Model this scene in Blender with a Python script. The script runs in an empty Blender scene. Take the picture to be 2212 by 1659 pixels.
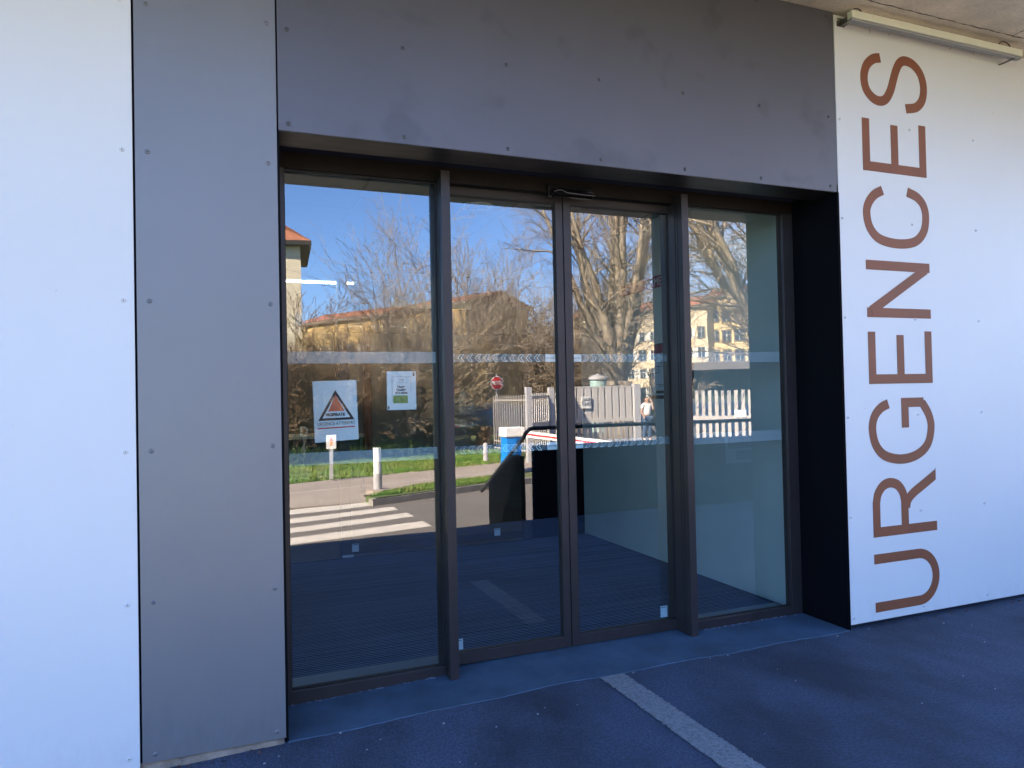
import bpy, math, random
import numpy as np
from mathutils import Vector, Matrix
random.seed(7)
S = bpy.context.scene
R = math.radians

# ------------------------------------------------------------------ camera
F, YAW, PITCH, ROLL, DC, HC = 1563.85, 21.7696, 0.9029, -1.1949, 3.3086, 1.45
_y, _p, _r = R(YAW), R(PITCH), R(ROLL)
FW = Vector((math.sin(_y)*math.cos(_p), math.cos(_y)*math.cos(_p), math.sin(_p)))
_rt = Vector((math.cos(_y), -math.sin(_y), 0)); _up = _rt.cross(FW)
RT = _rt*math.cos(_r) + _up*math.sin(_r); UP = -_rt*math.sin(_r) + _up*math.cos(_r)
CAM = Vector((0, -DC, HC))
cd = bpy.data.cameras.new('camera'); cam = bpy.data.objects.new('camera', cd); S.collection.objects.link(cam)
cam.matrix_world = Matrix(((RT.x, UP.x, -FW.x, CAM.x), (RT.y, UP.y, -FW.y, CAM.y), (RT.z, UP.z, -FW.z, CAM.z), (0, 0, 0, 1)))
cd.sensor_fit = 'HORIZONTAL'; cd.sensor_width = 36; cd.lens = 36*F/2212
cd.clip_start = 0.05; cd.clip_end = 2000
S.camera = cam

# ------------------------------------------------------------------ light
SUN_AZ, SUN_EL = -64, 34
SKY_STRENGTH = 0.135
w = bpy.data.worlds.new("World"); S.world = w; w.use_nodes = True
nt = w.node_tree; bg = nt.nodes['Background']
sky = nt.nodes.new('ShaderNodeTexSky'); sky.sky_type = 'NISHITA'; sky.sun_disc = False
sky.sun_elevation = R(SUN_EL); sky.sun_rotation = R(SUN_AZ); sky.ozone_density = 5.0; sky.dust_density = 0.2; sky.air_density = 1.0; sky.altitude = 300
tc = nt.nodes.new('ShaderNodeTexCoord'); mp = nt.nodes.new('ShaderNodeMapping'); mp.inputs['Scale'].default_value = (1, 1, 2.6)
no = nt.nodes.new('ShaderNodeTexNoise'); no.inputs['Scale'].default_value = 2.6; no.inputs['Detail'].default_value = 7; no.inputs['Roughness'].default_value = .55
rp = nt.nodes.new('ShaderNodeValToRGB'); rp.color_ramp.elements[0].position = .40; rp.color_ramp.elements[1].position = .60
sx = nt.nodes.new('ShaderNodeSeparateXYZ')
mr = nt.nodes.new('ShaderNodeMapRange'); mr.inputs['From Min'].default_value = .34; mr.inputs['From Max'].default_value = .16
mr2 = nt.nodes.new('ShaderNodeMapRange'); mr2.inputs['From Min'].default_value = .30; mr2.inputs['From Max'].default_value = .62
mm = nt.nodes.new('ShaderNodeMath'); mm.operation = 'MULTIPLY'; mm2 = nt.nodes.new('ShaderNodeMath'); mm2.operation = 'MULTIPLY'
mx = nt.nodes.new('ShaderNodeMixRGB'); mx.inputs[2].default_value = (2.9, 3.1, 3.5, 1)
L = nt.links.new
L(tc.outputs['Generated'], mp.inputs[0]); L(mp.outputs[0], no.inputs['Vector']); L(no.outputs['Fac'], rp.inputs[0])
L(tc.outputs['Generated'], sx.inputs[0]); L(sx.outputs['Z'], mr.inputs[0]); L(sx.outputs['X'], mr2.inputs[0])
L(rp.outputs[0], mm.inputs[0]); L(mr.outputs[0], mm.inputs[1]); L(mm.outputs[0], mm2.inputs[0]); L(mr2.outputs[0], mm2.inputs[1])
L(mm2.outputs[0], mx.inputs[0]); L(sky.outputs[0], mx.inputs[1]); tn = nt.nodes.new('ShaderNodeMixRGB'); tn.blend_type = 'MULTIPLY'; tn.inputs[0].default_value = 1; tn.inputs[2].default_value = (.565, .605, .72, 1); L(sky.outputs[0], tn.inputs[1]); L(tn.outputs[0], mx.inputs[1]); L(mx.outputs[0], bg.inputs[0])
bg.inputs[1].default_value = SKY_STRENGTH
sl = bpy.data.lights.new('sun', 'SUN'); sl.energy = 5.0; sl.angle = R(.5); sl.color = (1, .84, .64)
so = bpy.data.objects.new('sun', sl); S.collection.objects.link(so)
sd = Vector((math.sin(R(SUN_AZ))*math.cos(R(SUN_EL)), math.cos(R(SUN_AZ))*math.cos(R(SUN_EL)), math.sin(R(SUN_EL))))
so.rotation_euler = sd.to_track_quat('Z', 'Y').to_euler(); so.location = (0, 0, 30)
S.view_settings.view_transform = 'Standard'; S.view_settings.look = 'None'; S.view_settings.gamma = 1
S.view_settings.exposure = 3.05
S.cycles.use_denoising = True; S.cycles.max_bounces = 10; S.cycles.diffuse_bounces = 4; S.cycles.glossy_bounces = 5
S.cycles.transparent_max_bounces = 24; S.cycles.sample_clamp_indirect = 8; S.cycles.caustics_reflective = False

# ------------------------------------------------------------------ measuring helpers
def ray(u, v): return FW + RT*((u-1106)/F) - UP*((v-829.5)/F)
def hit_z(u, v, z): d = ray(u, v); return CAM + d*((z-HC)/d.z)
def hit_y(u, v, y): d = ray(u, v); return CAM + d*((y+DC)/d.y)
YG, YL = .41, .455                         # planes of the fixed panes and of the sliding leaves
def mir(p, yg=YG): return Vector((p[0], 2*yg-p[1], p[2]))
ZR = -.45                                  # level of the road beyond the forecourt
def rz(u, v, z=ZR, yg=YG): return mir(hit_z(u, v, z), yg)
def far(u, dist, z=ZR, yg=YG):             # point of the land at a given distance from the camera
    d = ray(u, 845); p = CAM + d*dist; return Vector((p.x, 2*yg-p.y, z))

# ------------------------------------------------------------------ mesh builder
class MB:
    def __init__(s): s.v = []; s.f = []; s.m = []
    def add(s, v, f, m=0):
        n = len(s.v); s.v += [tuple(q) for q in v]; s.f += [tuple(i+n for i in q) for q in f]; s.m += [m]*len(f); return s
    def box(s, x0, x1, y0, y1, z0, z1, m=0):
        v = [(x, y, z) for z in (z0, z1) for y in (y0, y1) for x in (x0, x1)]
        return s.add(v, [(0, 2, 3, 1), (4, 5, 7, 6), (0, 1, 5, 4), (2, 6, 7, 3), (0, 4, 6, 2), (1, 3, 7, 5)], m)
    def obox(s, c, ax, ay, az, m=0):       # box by centre and half vectors
        c, ax, ay, az = map(Vector, (c, ax, ay, az))
        v = [c+ax*i+ay*j+az*k for k in (-1, 1) for j in (-1, 1) for i in (-1, 1)]
        return s.add(v, [(0, 2, 3, 1), (4, 5, 7, 6), (0, 1, 5, 4), (2, 6, 7, 3), (0, 4, 6, 2), (1, 3, 7, 5)], m)
    def prism(s, pts, z0, z1, m=0):
        n = len(pts); v = [(p[0], p[1], z0) for p in pts]+[(p[0], p[1], z1) for p in pts]
        return s.add(v, [tuple(range(n))[::-1], tuple(range(n, 2*n))]+[(i, (i+1) % n, n+(i+1) % n, n+i) for i in range(n)], m)
    def ext(s, pts, off, m=0):             # polygon in space extruded by a vector
        n = len(pts); off = Vector(off); a = [Vector(p) for p in pts]
        return s.add(a+[p+off for p in a], [tuple(range(n))[::-1], tuple(range(n, 2*n))]+[(i, (i+1) % n, n+(i+1) % n, n+i) for i in range(n)], m)
    def tube(s, pts, r, n=10, cap=True, m=0):
        pts = [Vector(p) for p in pts]; rs = r if isinstance(r, (list, tuple)) else [r]*len(pts); V = []; Fs = []
        a = None
        for i, p in enumerate(pts):
            t = (pts[min(i+1, len(pts)-1)]-pts[max(i-1, 0)]).normalized()
            if a is None: a = t.orthogonal().normalized()
            a = (a-t*a.dot(t)).normalized(); b = t.cross(a)
            V += [p+(a*math.cos(q*2*math.pi/n)+b*math.sin(q*2*math.pi/n))*rs[i] for q in range(n)]
        for i in range(len(pts)-1):
            for q in range(n): Fs.append((i*n+q, i*n+(q+1) % n, (i+1)*n+(q+1) % n, (i+1)*n+q))
        if cap: Fs += [tuple(range(n))[::-1], tuple(range((len(pts)-1)*n, len(pts)*n))]
        return s.add(V, Fs, m)
    def lathe(s, c, prof, n=14, axis='z', m=0):    # profile (r, h)
        V = []
        for r_, h in prof:
            for q in range(n):
                a = q*2*math.pi/n; x, y = r_*math.cos(a), r_*math.sin(a)
                V.append({'z': (c[0]+x, c[1]+y, c[2]+h), 'y': (c[0]+x, c[1]+h, c[2]+y), 'x': (c[0]+h, c[1]+x, c[2]+y)}[axis])
        Fs = [(i*n+q, i*n+(q+1) % n, (i+1)*n+(q+1) % n, (i+1)*n+q) for i in range(len(prof)-1) for q in range(n)]
        Fs += [tuple(range(n))[::-1], tuple(range((len(prof)-1)*n, len(prof)*n))]
        return s.add(V, Fs, m)
    def build(s, name, mats, parent=None, bevel=0, smooth=False):
        me = bpy.data.meshes.new(name); me.from_pydata(s.v, [], s.f)
        for k in (mats if isinstance(mats, (list, tuple)) else [mats]): me.materials.append(k)
        if any(s.m): me.polygons.foreach_set('material_index', s.m)
        import bmesh
        b = bmesh.new(); b.from_mesh(me); bmesh.ops.recalc_face_normals(b, faces=b.faces); b.to_mesh(me); b.free()
        if smooth: me.polygons.foreach_set('use_smooth', [True]*len(me.polygons))
        o = bpy.data.objects.new(name, me); S.collection.objects.link(o)
        if parent: attach(o, parent)
        if bevel:
            q = o.modifiers.new('bevel', 'BEVEL'); q.width = bevel; q.segments = 2; q.limit_method = 'ANGLE'
        return o
LOC = {}
def attach(o, p):
    o.parent = p
    o.matrix_parent_inverse = Matrix.Translation(-Vector(p.location)) if p.name in LOC else Matrix.Identity(4)
def thing(name, label, cat, loc=(0, 0, 0), group=None):
    o = bpy.data.objects.new(name, None); S.collection.objects.link(o); o.location = loc; o.empty_display_size = .1
    LOC[o.name] = 1; o['label'] = label; o['category'] = cat
    if group: o['group'] = group
    return o
def tag(o, label, cat, group=None, kind=None):
    if label: o['label'] = label
    if cat: o['category'] = cat
    if group: o['group'] = group
    if kind: o['kind'] = kind
    return o
def struct(o): o['kind'] = 'structure'; return o

# ------------------------------------------------------------------ materials
def mat(name, col, rough=.6, metal=0, var=.0, vscale=4, bump=0, bscale=60, spec=.5, col2=None, stretch=(1, 1, 1), lo=.35, hi=.65, emit=None, estr=0, fine=0, fscale=250):
    m = bpy.data.materials.new(name); m.use_nodes = True; t = m.node_tree; p = t.nodes['Principled BSDF']; l = t.links.new
    p.inputs['Base Color'].default_value = (*col, 1); p.inputs['Roughness'].default_value = rough
    p.inputs['Metallic'].default_value = metal; p.inputs['Specular IOR Level'].default_value = spec
    if emit: p.inputs['Emission Color'].default_value = (*emit, 1); p.inputs['Emission Strength'].default_value = estr
    if var or col2 or bump or fine:
        tcn = t.nodes.new('ShaderNodeTexCoord'); mpn = t.nodes.new('ShaderNodeMapping'); mpn.inputs['Scale'].default_value = stretch
        l(tcn.outputs['Object'], mpn.inputs[0])
    last = None
    if var or col2:
        n = t.nodes.new('ShaderNodeTexNoise'); n.inputs['Scale'].default_value = vscale; n.inputs['Detail'].default_value = 8; n.inputs['Roughness'].default_value = .62
        l(mpn.outputs[0], n.inputs['Vector'])
        c = t.nodes.new('ShaderNodeValToRGB'); c.color_ramp.elements[0].position = lo; c.color_ramp.elements[1].position = hi
        a = col2 if col2 else tuple(x*(1-var) for x in col); b = col if col2 else tuple(min(1, x*(1+var)) for x in col)
        c.color_ramp.elements[0].color = (*a, 1); c.color_ramp.elements[1].color = (*b, 1)
        l(n.outputs['Fac'], c.inputs[0]); last = c.outputs[0]
    if fine:
        n2 = t.nodes.new('ShaderNodeTexNoise'); n2.inputs['Scale'].default_value = fscale; n2.inputs['Detail'].default_value = 3
        l(mpn.outputs[0], n2.inputs['Vector'])
        c2 = t.nodes.new('ShaderNodeValToRGB'); c2.color_ramp.elements[0].position = .38; c2.color_ramp.elements[1].position = .62
        c2.color_ramp.elements[0].color = (1-fine,)*3+(1,); c2.color_ramp.elements[1].color = (1, 1, 1, 1)
        l(n2.outputs['Fac'], c2.inputs[0])
        q = t.nodes.new('ShaderNodeMixRGB'); q.blend_type = 'MULTIPLY'; q.inputs[0].default_value = 1
        if last: l(last, q.inputs[1])
        else: q.inputs[1].default_value = (*col, 1)
        l(c2.outputs[0], q.inputs[2]); last = q.outputs[0]
    if last: l(last, p.inputs['Base Color'])
    if bump:
        n3 = t.nodes.new('ShaderNodeTexNoise'); n3.inputs['Scale'].default_value = bscale; n3.inputs['Detail'].default_value = 5
        l(mpn.outputs[0], n3.inputs['Vector'])
        bn = t.nodes.new('ShaderNodeBump'); bn.inputs['Strength'].default_value = bump; bn.inputs['Distance'].default_value = .01
        l(n3.outputs['Fac'], bn.inputs['Height']); l(bn.outputs[0], p.inputs['Normal'])
    return m
def specks(m, col, scale=9, thr=.76, stretch=(1, 1, 1)):
    """scattered dirt marks mixed over a material's base colour"""
    t = m.node_tree; p = t.nodes['Principled BSDF']; l = t.links.new
    tcn = t.nodes.new('ShaderNodeTexCoord'); mpn = t.nodes.new('ShaderNodeMapping'); mpn.inputs['Scale'].default_value = stretch
    v = t.nodes.new('ShaderNodeTexNoise'); v.inputs['Scale'].default_value = scale; v.inputs['Detail'].default_value = 3
    g = t.nodes.new('ShaderNodeTexNoise'); g.inputs['Scale'].default_value = 1.1
    l(tcn.outputs['Object'], mpn.inputs[0]); l(mpn.outputs[0], v.inputs['Vector']); l(tcn.outputs['Object'], g.inputs['Vector'])
    a = t.nodes.new('ShaderNodeMath'); a.operation = 'MULTIPLY_ADD'; l(g.outputs['Fac'], a.inputs[0]); a.inputs[1].default_value = .22; l(v.outputs['Fac'], a.inputs[2])
    r = t.nodes.new('ShaderNodeMapRange'); r.inputs['From Min'].default_value = thr+.08; r.inputs['From Max'].default_value = thr+.16
    l(a.outputs[0], r.inputs[0])
    q = t.nodes.new('ShaderNodeMixRGB'); l(r.outputs[0], q.inputs[0]); q.inputs[2].default_value = (*col, 1)
    b = p.inputs['Base Color']
    if b.is_linked: l(b.links[0].from_socket, q.inputs[1])
    else: q.inputs[1].default_value = b.default_value
    l(q.outputs[0], b); return m
def glass(name, tint, refl):
    m = bpy.data.materials.new(name); m.use_nodes = True; t = m.node_tree; t.nodes.clear(); l = t.links.new
    out = t.nodes.new('ShaderNodeOutputMaterial'); mxs = t.nodes.new('ShaderNodeMixShader')
    tr = t.nodes.new('ShaderNodeBsdfTransparent'); tr.inputs[0].default_value = (*tint, 1)
    gl = t.nodes.new('ShaderNodeBsdfGlossy'); gl.inputs['Roughness'].default_value = 0; gl.inputs[0].default_value = (.97, .99, 1, 1)
    fr = t.nodes.new('ShaderNodeFresnel'); fr.inputs['IOR'].default_value = 1.5
    ma = t.nodes.new('ShaderNodeMath'); ma.operation = 'MULTIPLY_ADD'; ma.inputs[1].default_value = refl*.28; ma.inputs[2].default_value = refl*.034; ma.use_clamp = True
    # rolled panes are never quite flat: a very slight, large waviness
    tcn = t.nodes.new('ShaderNodeTexCoord'); mpn = t.nodes.new('ShaderNodeMapping'); mpn.inputs['Scale'].default_value = (1, 1, .55)
    n = t.nodes.new('ShaderNodeTexNoise'); n.inputs['Scale'].default_value = 6.5; n.inputs['Detail'].default_value = 1
    bn = t.nodes.new('ShaderNodeBump'); bn.inputs['Strength'].default_value = .02; bn.inputs['Distance'].default_value = .004
    l(tcn.outputs['Object'], mpn.inputs[0]); l(mpn.outputs[0], n.inputs['Vector']); l(n.outputs['Fac'], bn.inputs['Height']); l(bn.outputs[0], gl.inputs['Normal'])
    ge = t.nodes.new('ShaderNodeNewGeometry'); mb_ = t.nodes.new('ShaderNodeMath'); mb_.operation = 'MULTIPLY_ADD'; mb_.inputs[1].default_value = -1; mb_.inputs[2].default_value = 1; l(ge.outputs['Backfacing'], mb_.inputs[0])
    mc_ = t.nodes.new('ShaderNodeMath'); mc_.operation = 'MULTIPLY'; l(ma.outputs[0], mc_.inputs[0]); l(mb_.outputs[0], mc_.inputs[1])   # a pane mirrors at the face the light meets first
    l(fr.outputs[0], ma.inputs[0]); l(mc_.outputs[0], mxs.inputs[0]); l(tr.outputs[0], mxs.inputs[1]); l(gl.outputs[0], mxs.inputs[2]); l(mxs.outputs[0], out.inputs[0])
    return m
def film(name, col, alpha):                 # frosted adhesive film
    m = bpy.data.materials.new(name); m.use_nodes = True; p = m.node_tree.nodes['Principled BSDF']
    p.inputs['Base Color'].default_value = (*col, 1); p.inputs['Alpha'].default_value = alpha; p.inputs['Roughness'].default_value = .9; p.inputs['Specular IOR Level'].default_value = 0
    return m
def splash(m, col, top=.30, amt=.75):
    """rain splash dirt on the foot of a wall panel"""
    t = m.node_tree; p = t.nodes['Principled BSDF']; l = t.links.new
    tcn = t.nodes.new('ShaderNodeTexCoord'); s_ = t.nodes.new('ShaderNodeSeparateXYZ'); l(tcn.outputs['Object'], s_.inputs[0])
    a = t.nodes.new('ShaderNodeMapRange'); a.inputs['From Min'].default_value = top; a.inputs['From Max'].default_value = 0; a.inputs['To Max'].default_value = .34; l(s_.outputs['Z'], a.inputs[0])
    mpn = t.nodes.new('ShaderNodeMapping'); mpn.inputs['Scale'].default_value = (1, 1, .35); l(tcn.outputs['Object'], mpn.inputs[0])
    n = t.nodes.new('ShaderNodeTexNoise'); n.inputs['Scale'].default_value = 24; n.inputs['Detail'].default_value = 6; n.inputs['Roughness'].default_value = .7; l(mpn.outputs[0], n.inputs['Vector'])
    b = t.nodes.new('ShaderNodeMath'); b.operation = 'ADD'; l(a.outputs[0], b.inputs[0]); l(n.outputs['Fac'], b.inputs[1])
    c = t.nodes.new('ShaderNodeMapRange'); c.inputs['From Min'].default_value = .62; c.inputs['From Max'].default_value = .95; c.inputs['To Max'].default_value = amt; l(b.outputs[0], c.inputs[0])
    q = t.nodes.new('ShaderNodeMixRGB'); l(c.outputs[0], q.inputs[0]); q.inputs[2].default_value = (*col, 1); bc = p.inputs['Base Color']
    if bc.is_linked: l(bc.links[0].from_socket, q.inputs[1])
    else: q.inputs[1].default_value = bc.default_value
    l(q.outputs[0], bc); return m
M = dict(
 white=specks(mat('white_cladding', (.68, .68, .685), .42, var=.015, vscale=1.3, bump=.05, bscale=180), (.50, .46, .42), 26, .78),
 grey=mat('grey_cladding', (.193, .196, .212), .42, metal=.3, var=.03, vscale=1.6, bump=.05, bscale=260, stretch=(1, 1, 1)),
 lint=specks(mat('dark_grey_cladding', (.118, .117, .136), .45, metal=.45, var=.05, vscale=1.2, bump=.06, bscale=260), (.098, .098, .115), 3.2, .60),
 rust=mat('rust_brown_paint', (.215, .066, .026), .55, var=.10, vscale=2.2, bump=.04),
 frame=mat('bronze_anodised', (.031, .026, .028), .42, metal=.2, var=.12, vscale=5, bump=.03, bscale=200),
 header=mat('bronze_header_shaded', (.012, .009, .008), .5, var=.2, vscale=4, spec=.15),  # darker copy of the frame bronze, shade under the lintel put into its colour
 black=mat('black_lining', (.0035, .004, .006), .55, spec=.06),
 gasket=mat('gasket_black', (.008, .008, .009), .6),
 void=mat('cavity_black', (.010, .014, .032), .9),
 underside=mat('lintel_flashing', (.045, .038, .034), .4, metal=.5, var=.4, vscale=3, stretch=(2, 6, 1)),
 rivw=mat('white_rivet', (.62, .62, .63), .4), rivd=mat("dark_rivet", (.06, .06, .07), .3), rivg=mat('grey_rivet', (.17, .17, .19), .35, metal=.2), hole=mat('rivet_hole', (.02, .02, .02), .8),
 conc=mat('soffit_concrete', (.72, .62, .48), .85, var=.16, vscale=2.4, bump=.35, bscale=14, fine=.12, fscale=60),
 plinth=mat('plinth_concrete', (.22, .17, .13), .9, var=.4, vscale=9, bump=.6, bscale=40),
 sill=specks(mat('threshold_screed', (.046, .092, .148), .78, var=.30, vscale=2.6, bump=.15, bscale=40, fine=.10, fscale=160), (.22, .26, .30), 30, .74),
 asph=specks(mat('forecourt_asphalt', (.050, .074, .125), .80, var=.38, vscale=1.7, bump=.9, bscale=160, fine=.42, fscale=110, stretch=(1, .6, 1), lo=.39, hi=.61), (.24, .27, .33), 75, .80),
 line=mat('aggregate_strip', (.28, .31, .34), .9, var=.25, vscale=60, bump=.9, bscale=190, fine=.45, fscale=210),
 road=mat('road_asphalt', (.18, .16, .142), .9, var=.10, vscale=.8, bump=.3, bscale=120, fine=.2, fscale=80),
 paint=mat('road_marking_paint', (.66, .61, .53), .7, var=.10, vscale=6, fine=.10, fscale=90),
 path=mat('path_concrete', (.38, .32, .265), .9, var=.10, vscale=1.2, bump=.3, bscale=60, fine=.18, fscale=70),
 kerb=mat('kerb_stone', (.30, .28, .25), .9, var=.2, vscale=5),
 soil=mat('lawn_soil', (.11, .18, .04), .95, col2=(.18, .17, .08), vscale=.9, bump=.6, bscale=20, fine=.5, fscale=30),
 grass=mat('grass_blades', (.09, .22, .025), .8, col2=(.20, .24, .06), vscale=1.3),
 intwall=mat('vestibule_plaster', (.56, .64, .64), .7, var=.04, vscale=2), ceil=mat('ceiling_tile', (.16, .20, .20), .9, var=.05, vscale=2),
 ceiljoint=mat('ceiling_joint', (.10, .12, .12), .8), matbase=mat('entrance_mat_pile', (.002, .004, .011), .95, spec=.05, var=.3, vscale=3),
 rib=mat('entrance_mat_rib', (.085, .11, .165), .6, spec=.2), floor=mat('vinyl_floor', (.09, .10, .12), .5, var=.15, vscale=2),
 insill=mat('inner_threshold', (.16, .22, .26), .5, metal=.3, var=.1),
 wood=mat('reddish_wood', (.20, .055, .03), .5, var=.3, vscale=4, stretch=(6, 6, .6)), pale=mat('pale_panel', (.80, .80, .72), .7),
 paper=mat('white_paper', (.76, .80, .84), .8), label=mat('pale_blue_label', (.50, .62, .72), .7), ink=mat('black_ink', (.02, .02, .03), .7),
 red=mat('orange_red_print', (.68, .14, .07), .7), dred=mat('crimson_sign', (.30, .02, .045), .6), redline=mat('red_print', (.55, .05, .06), .7), wtxt=mat('sign_white', (.7, .7, .7), .7),
 gsm=mat('green_print', (.25, .40, .12), .7, col2=(.10, .2, .04), vscale=40), darkplastic=mat('sensor_plastic', (.010, .010, .012), .22), silver=mat('sensor_trim', (.10, .10, .11), .3, metal=.8),
 lampbody=mat('lamp_diffuser', (.74, .73, .60), .45, var=.04, vscale=9), lampdirt=mat('lamp_housing', (.30, .30, .30), .5, metal=.2), steel=mat('bracket_steel', (.16, .15, .14), .4, metal=.7, var=.3, vscale=30), cable=mat('brown_cable', (.05, .03, .02), .6),
 seam=mat('formwork_seam', (.09, .07, .055), .95), web=mat('dead_leaf', (.22, .07, .04), .8),
 lamp=mat('ceiling_lamp_glow', (.9, .9, .9), .5, emit=(1, .90, .72), estr=6),
 gatem=mat('gate_paint', (.58, .54, .50), .55, var=.06, vscale=3),
 galv=mat('galvanised_slat', (.42, .385, .36), .55, metal=.1, var=.06, vscale=3), galvd=mat('grey_post', (.44, .43, .44), .6), railm=mat('anthracite_rail', (.016, .018, .024), .35), rampw=mat('anthracite_ramp_panel', (.005, .006, .009), .7, var=.15, vscale=2, spec=.05),
 blue=mat('blue_barrier_paint', (.01, .23, .72), .4), wplast=mat('white_plastic', (.80, .80, .78), .5), redp=mat('signal_red', (.60, .02, .02), .5), stopred=mat('stop_red', (.72, .03, .04), .45),
 bark=mat('plane_bark', (.42, .35, .26), .9, col2=(.24, .19, .14), vscale=3, bump=.5, bscale=20), twig=mat('tan_twig', (.37, .295, .21), .9, col2=(.19, .15, .11), vscale=1.2),
 dtwig=mat('dark_twig', (.22, .15, .09), .9, col2=(.12, .08, .05), vscale=1.5), ytwig=mat('ochre_twig', (.40, .31, .19), .9, col2=(.21, .16, .10), vscale=1.0), gtwig=mat('grey_brown_twig', (.36, .30, .24), .9, col2=(.19, .155, .125), vscale=1.2),
 leaf=mat('hedge_leaf', (.05, .11, .025), .7, col2=(.03, .05, .015), vscale=3),
 cream=mat('cream_render', (.62, .55, .42), .9, var=.05, vscale=.3), yellow=mat('yellow_render', (.62, .48, .26), .9, var=.06, vscale=.3), beige=mat('beige_render', (.55, .45, .31), .9, var=.07, vscale=.3), ochre=mat('ochre_render', (.48, .33, .14), .9, var=.1, vscale=.3),
 tile=mat('terracotta_tile', (.42, .16, .08), .9, col2=(.28, .11, .06), vscale=2, bump=.5, bscale=6), pane=mat('dark_window_pane', (.03, .04, .055), .15), shut=mat('pale_shutter', (.58, .56, .50), .7), surround=mat('dark_stone_surround', (.16, .14, .12), .9), dfascia=mat('dark_eave', (.03, .027, .025), .7),
 flat=mat('grey_fascia', (.13, .125, .135), .6), fglass=mat('pavilion_glazing', (.06, .09, .09), .2), carb=mat('dark_blue_car_paint', (.05, .09, .18), .25, metal=.3), tyre=mat('tyre_rubber', (.015, .015, .015), .8), rim=mat('wheel_rim', (.3, .3, .3), .4, metal=.6), carl=mat('car_light', (.6, .1, .05), .3),
 skin=mat('skin', (.48, .28, .19), .6), shirt=mat('white_shirt', (.75, .73, .70), .85), jeans=mat('blue_jeans', (.06, .10, .18), .85), hair=mat('brown_hair', (.10, .045, .02), .7), shoe=mat('pale_shoe', (.5, .48, .45), .7),
 navy=mat('navy_lettering_board', (.010, .025, .10), .6), boardw=mat('board_white', (.34, .40, .46), .6), boardt=mat('board_letter', (.12, .18, .30), .6), teal=mat('pale_teal', (.35, .50, .48), .6), orange=mat('orange_arrow', (.75, .28, .04), .6),
)
splash(M['white'], (.36, .33, .29), .22, .13); splash(M['grey'], (.12, .12, .12), .26, .30)
M['chev'] = film('frosted_chevron_line', (.80, .88, .92), .85); M['band'] = film('frosted_band', (.50, .57, .62), .44); M['faint'] = film('faint_film', (.5, .6, .68), .16); M['lab'] = film('label_film', (.72, .84, .92), .96)
G1 = glass('door_glass', (.93, .985, .985), 4.1); G2 = glass('inner_door_glass', (.92, .95, .95), .8)

# ------------------------------------------------------------------ text
def text_mesh(body, size, bold=0.0, extrude=.002, name='lettering', align='LEFT', space=1.0, sx_=1.0):
    c = bpy.data.curves.new(name, 'FONT'); c.body = body; c.size = size; c.offset = bold; c.extrude = extrude/2; c.align_x = align; c.space_character = space; c.space_line = .9
    o = bpy.data.objects.new(name, c); S.collection.objects.link(o); bpy.context.view_layer.update()
    me = bpy.data.meshes.new_from_object(o.evaluated_get(bpy.context.evaluated_depsgraph_get()))
    bpy.data.objects.remove(o); bpy.data.curves.remove(c)
    me.transform(Matrix.Diagonal((sx_, 1, 1, 1))); return me
def put_text(body, size, origin, right, up, m, name='lettering', parent=None, **k):
    me = text_mesh(body, size, name=name, **k)
    r, u = Vector(right).normalized(), Vector(up).normalized(); n = r.cross(u)
    me.transform(Matrix(((r.x, u.x, n.x, origin[0]), (r.y, u.y, n.y, origin[1]), (r.z, u.z, n.z, origin[2]), (0, 0, 0, 1))))
    me.materials.clear(); me.materials.append(m); me.name = name
    o = bpy.data.objects.new(name, me); S.collection.objects.link(o)
    if parent: attach(o, parent)
    return o

# ================================================================== THE SETTING
def zg(x, y=0): return -.027*max(0, min(3.5, 1.5-x))     # the forecourt falls gently to the left
def sheet(name, xs, ys, m, dz=0.0, thick=.0, yfun=None):
    b = MB(); nx, ny = len(xs), len(ys); V = []
    for j, y in enumerate(ys):
        for i, x in enumerate(xs):
            yy = y if not yfun else yfun(x, y, j)
            V.append((x, yy, zg(x)+dz))
    Fs = [(j*nx+i, j*nx+i+1, (j+1)*nx+i+1, (j+1)*nx+i) for j in range(ny-1) for i in range(nx-1)]
    b.add(V, Fs); return b.build(name, m)
# edge of the forecourt, measured in the reflection
e1 = rz(625, 1181, -.03); e2 = rz(945, 1149, 0); e3 = rz(1131, 1124, 0, YL)
def edge_y(x):
    if x < e2.x: return e1.y+(e2.y-e1.y)*(x-e1.x)/(e2.x-e1.x) if x > e1.x-1 else e1.y-(e2.y-e1.y)/(e2.x-e1.x)
    if x < e3.x: return e2.y+(e3.y-e2.y)*(x-e2.x)/(e3.x-e2.x)
    return e3.y
xs = [-14, -8, -5, -3.5, -2.75, -2, -1.5, -1, -.5, 0, .25, .5, .75, 1, 1.25, 1.5, 1.75, 2, 2.3, 2.6, 3, 3.5, 4, 5, 7, 10, 20]
fore = MB(); nx = len(xs); ys = 6; V = []
for j in range(ys):
    for x in xs: V.append((x, .055+(edge_y(x)-.055)*j/(ys-1), zg(x)))
for x in xs: V.append((x, edge_y(x), -.6))
fore.add(V, [(j*nx+i, j*nx+i+1, (j+1)*nx+i+1, (j+1)*nx+i) for j in range(ys) for i in range(nx-1)])
struct(fore.build('forecourt', M['asph']))
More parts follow.
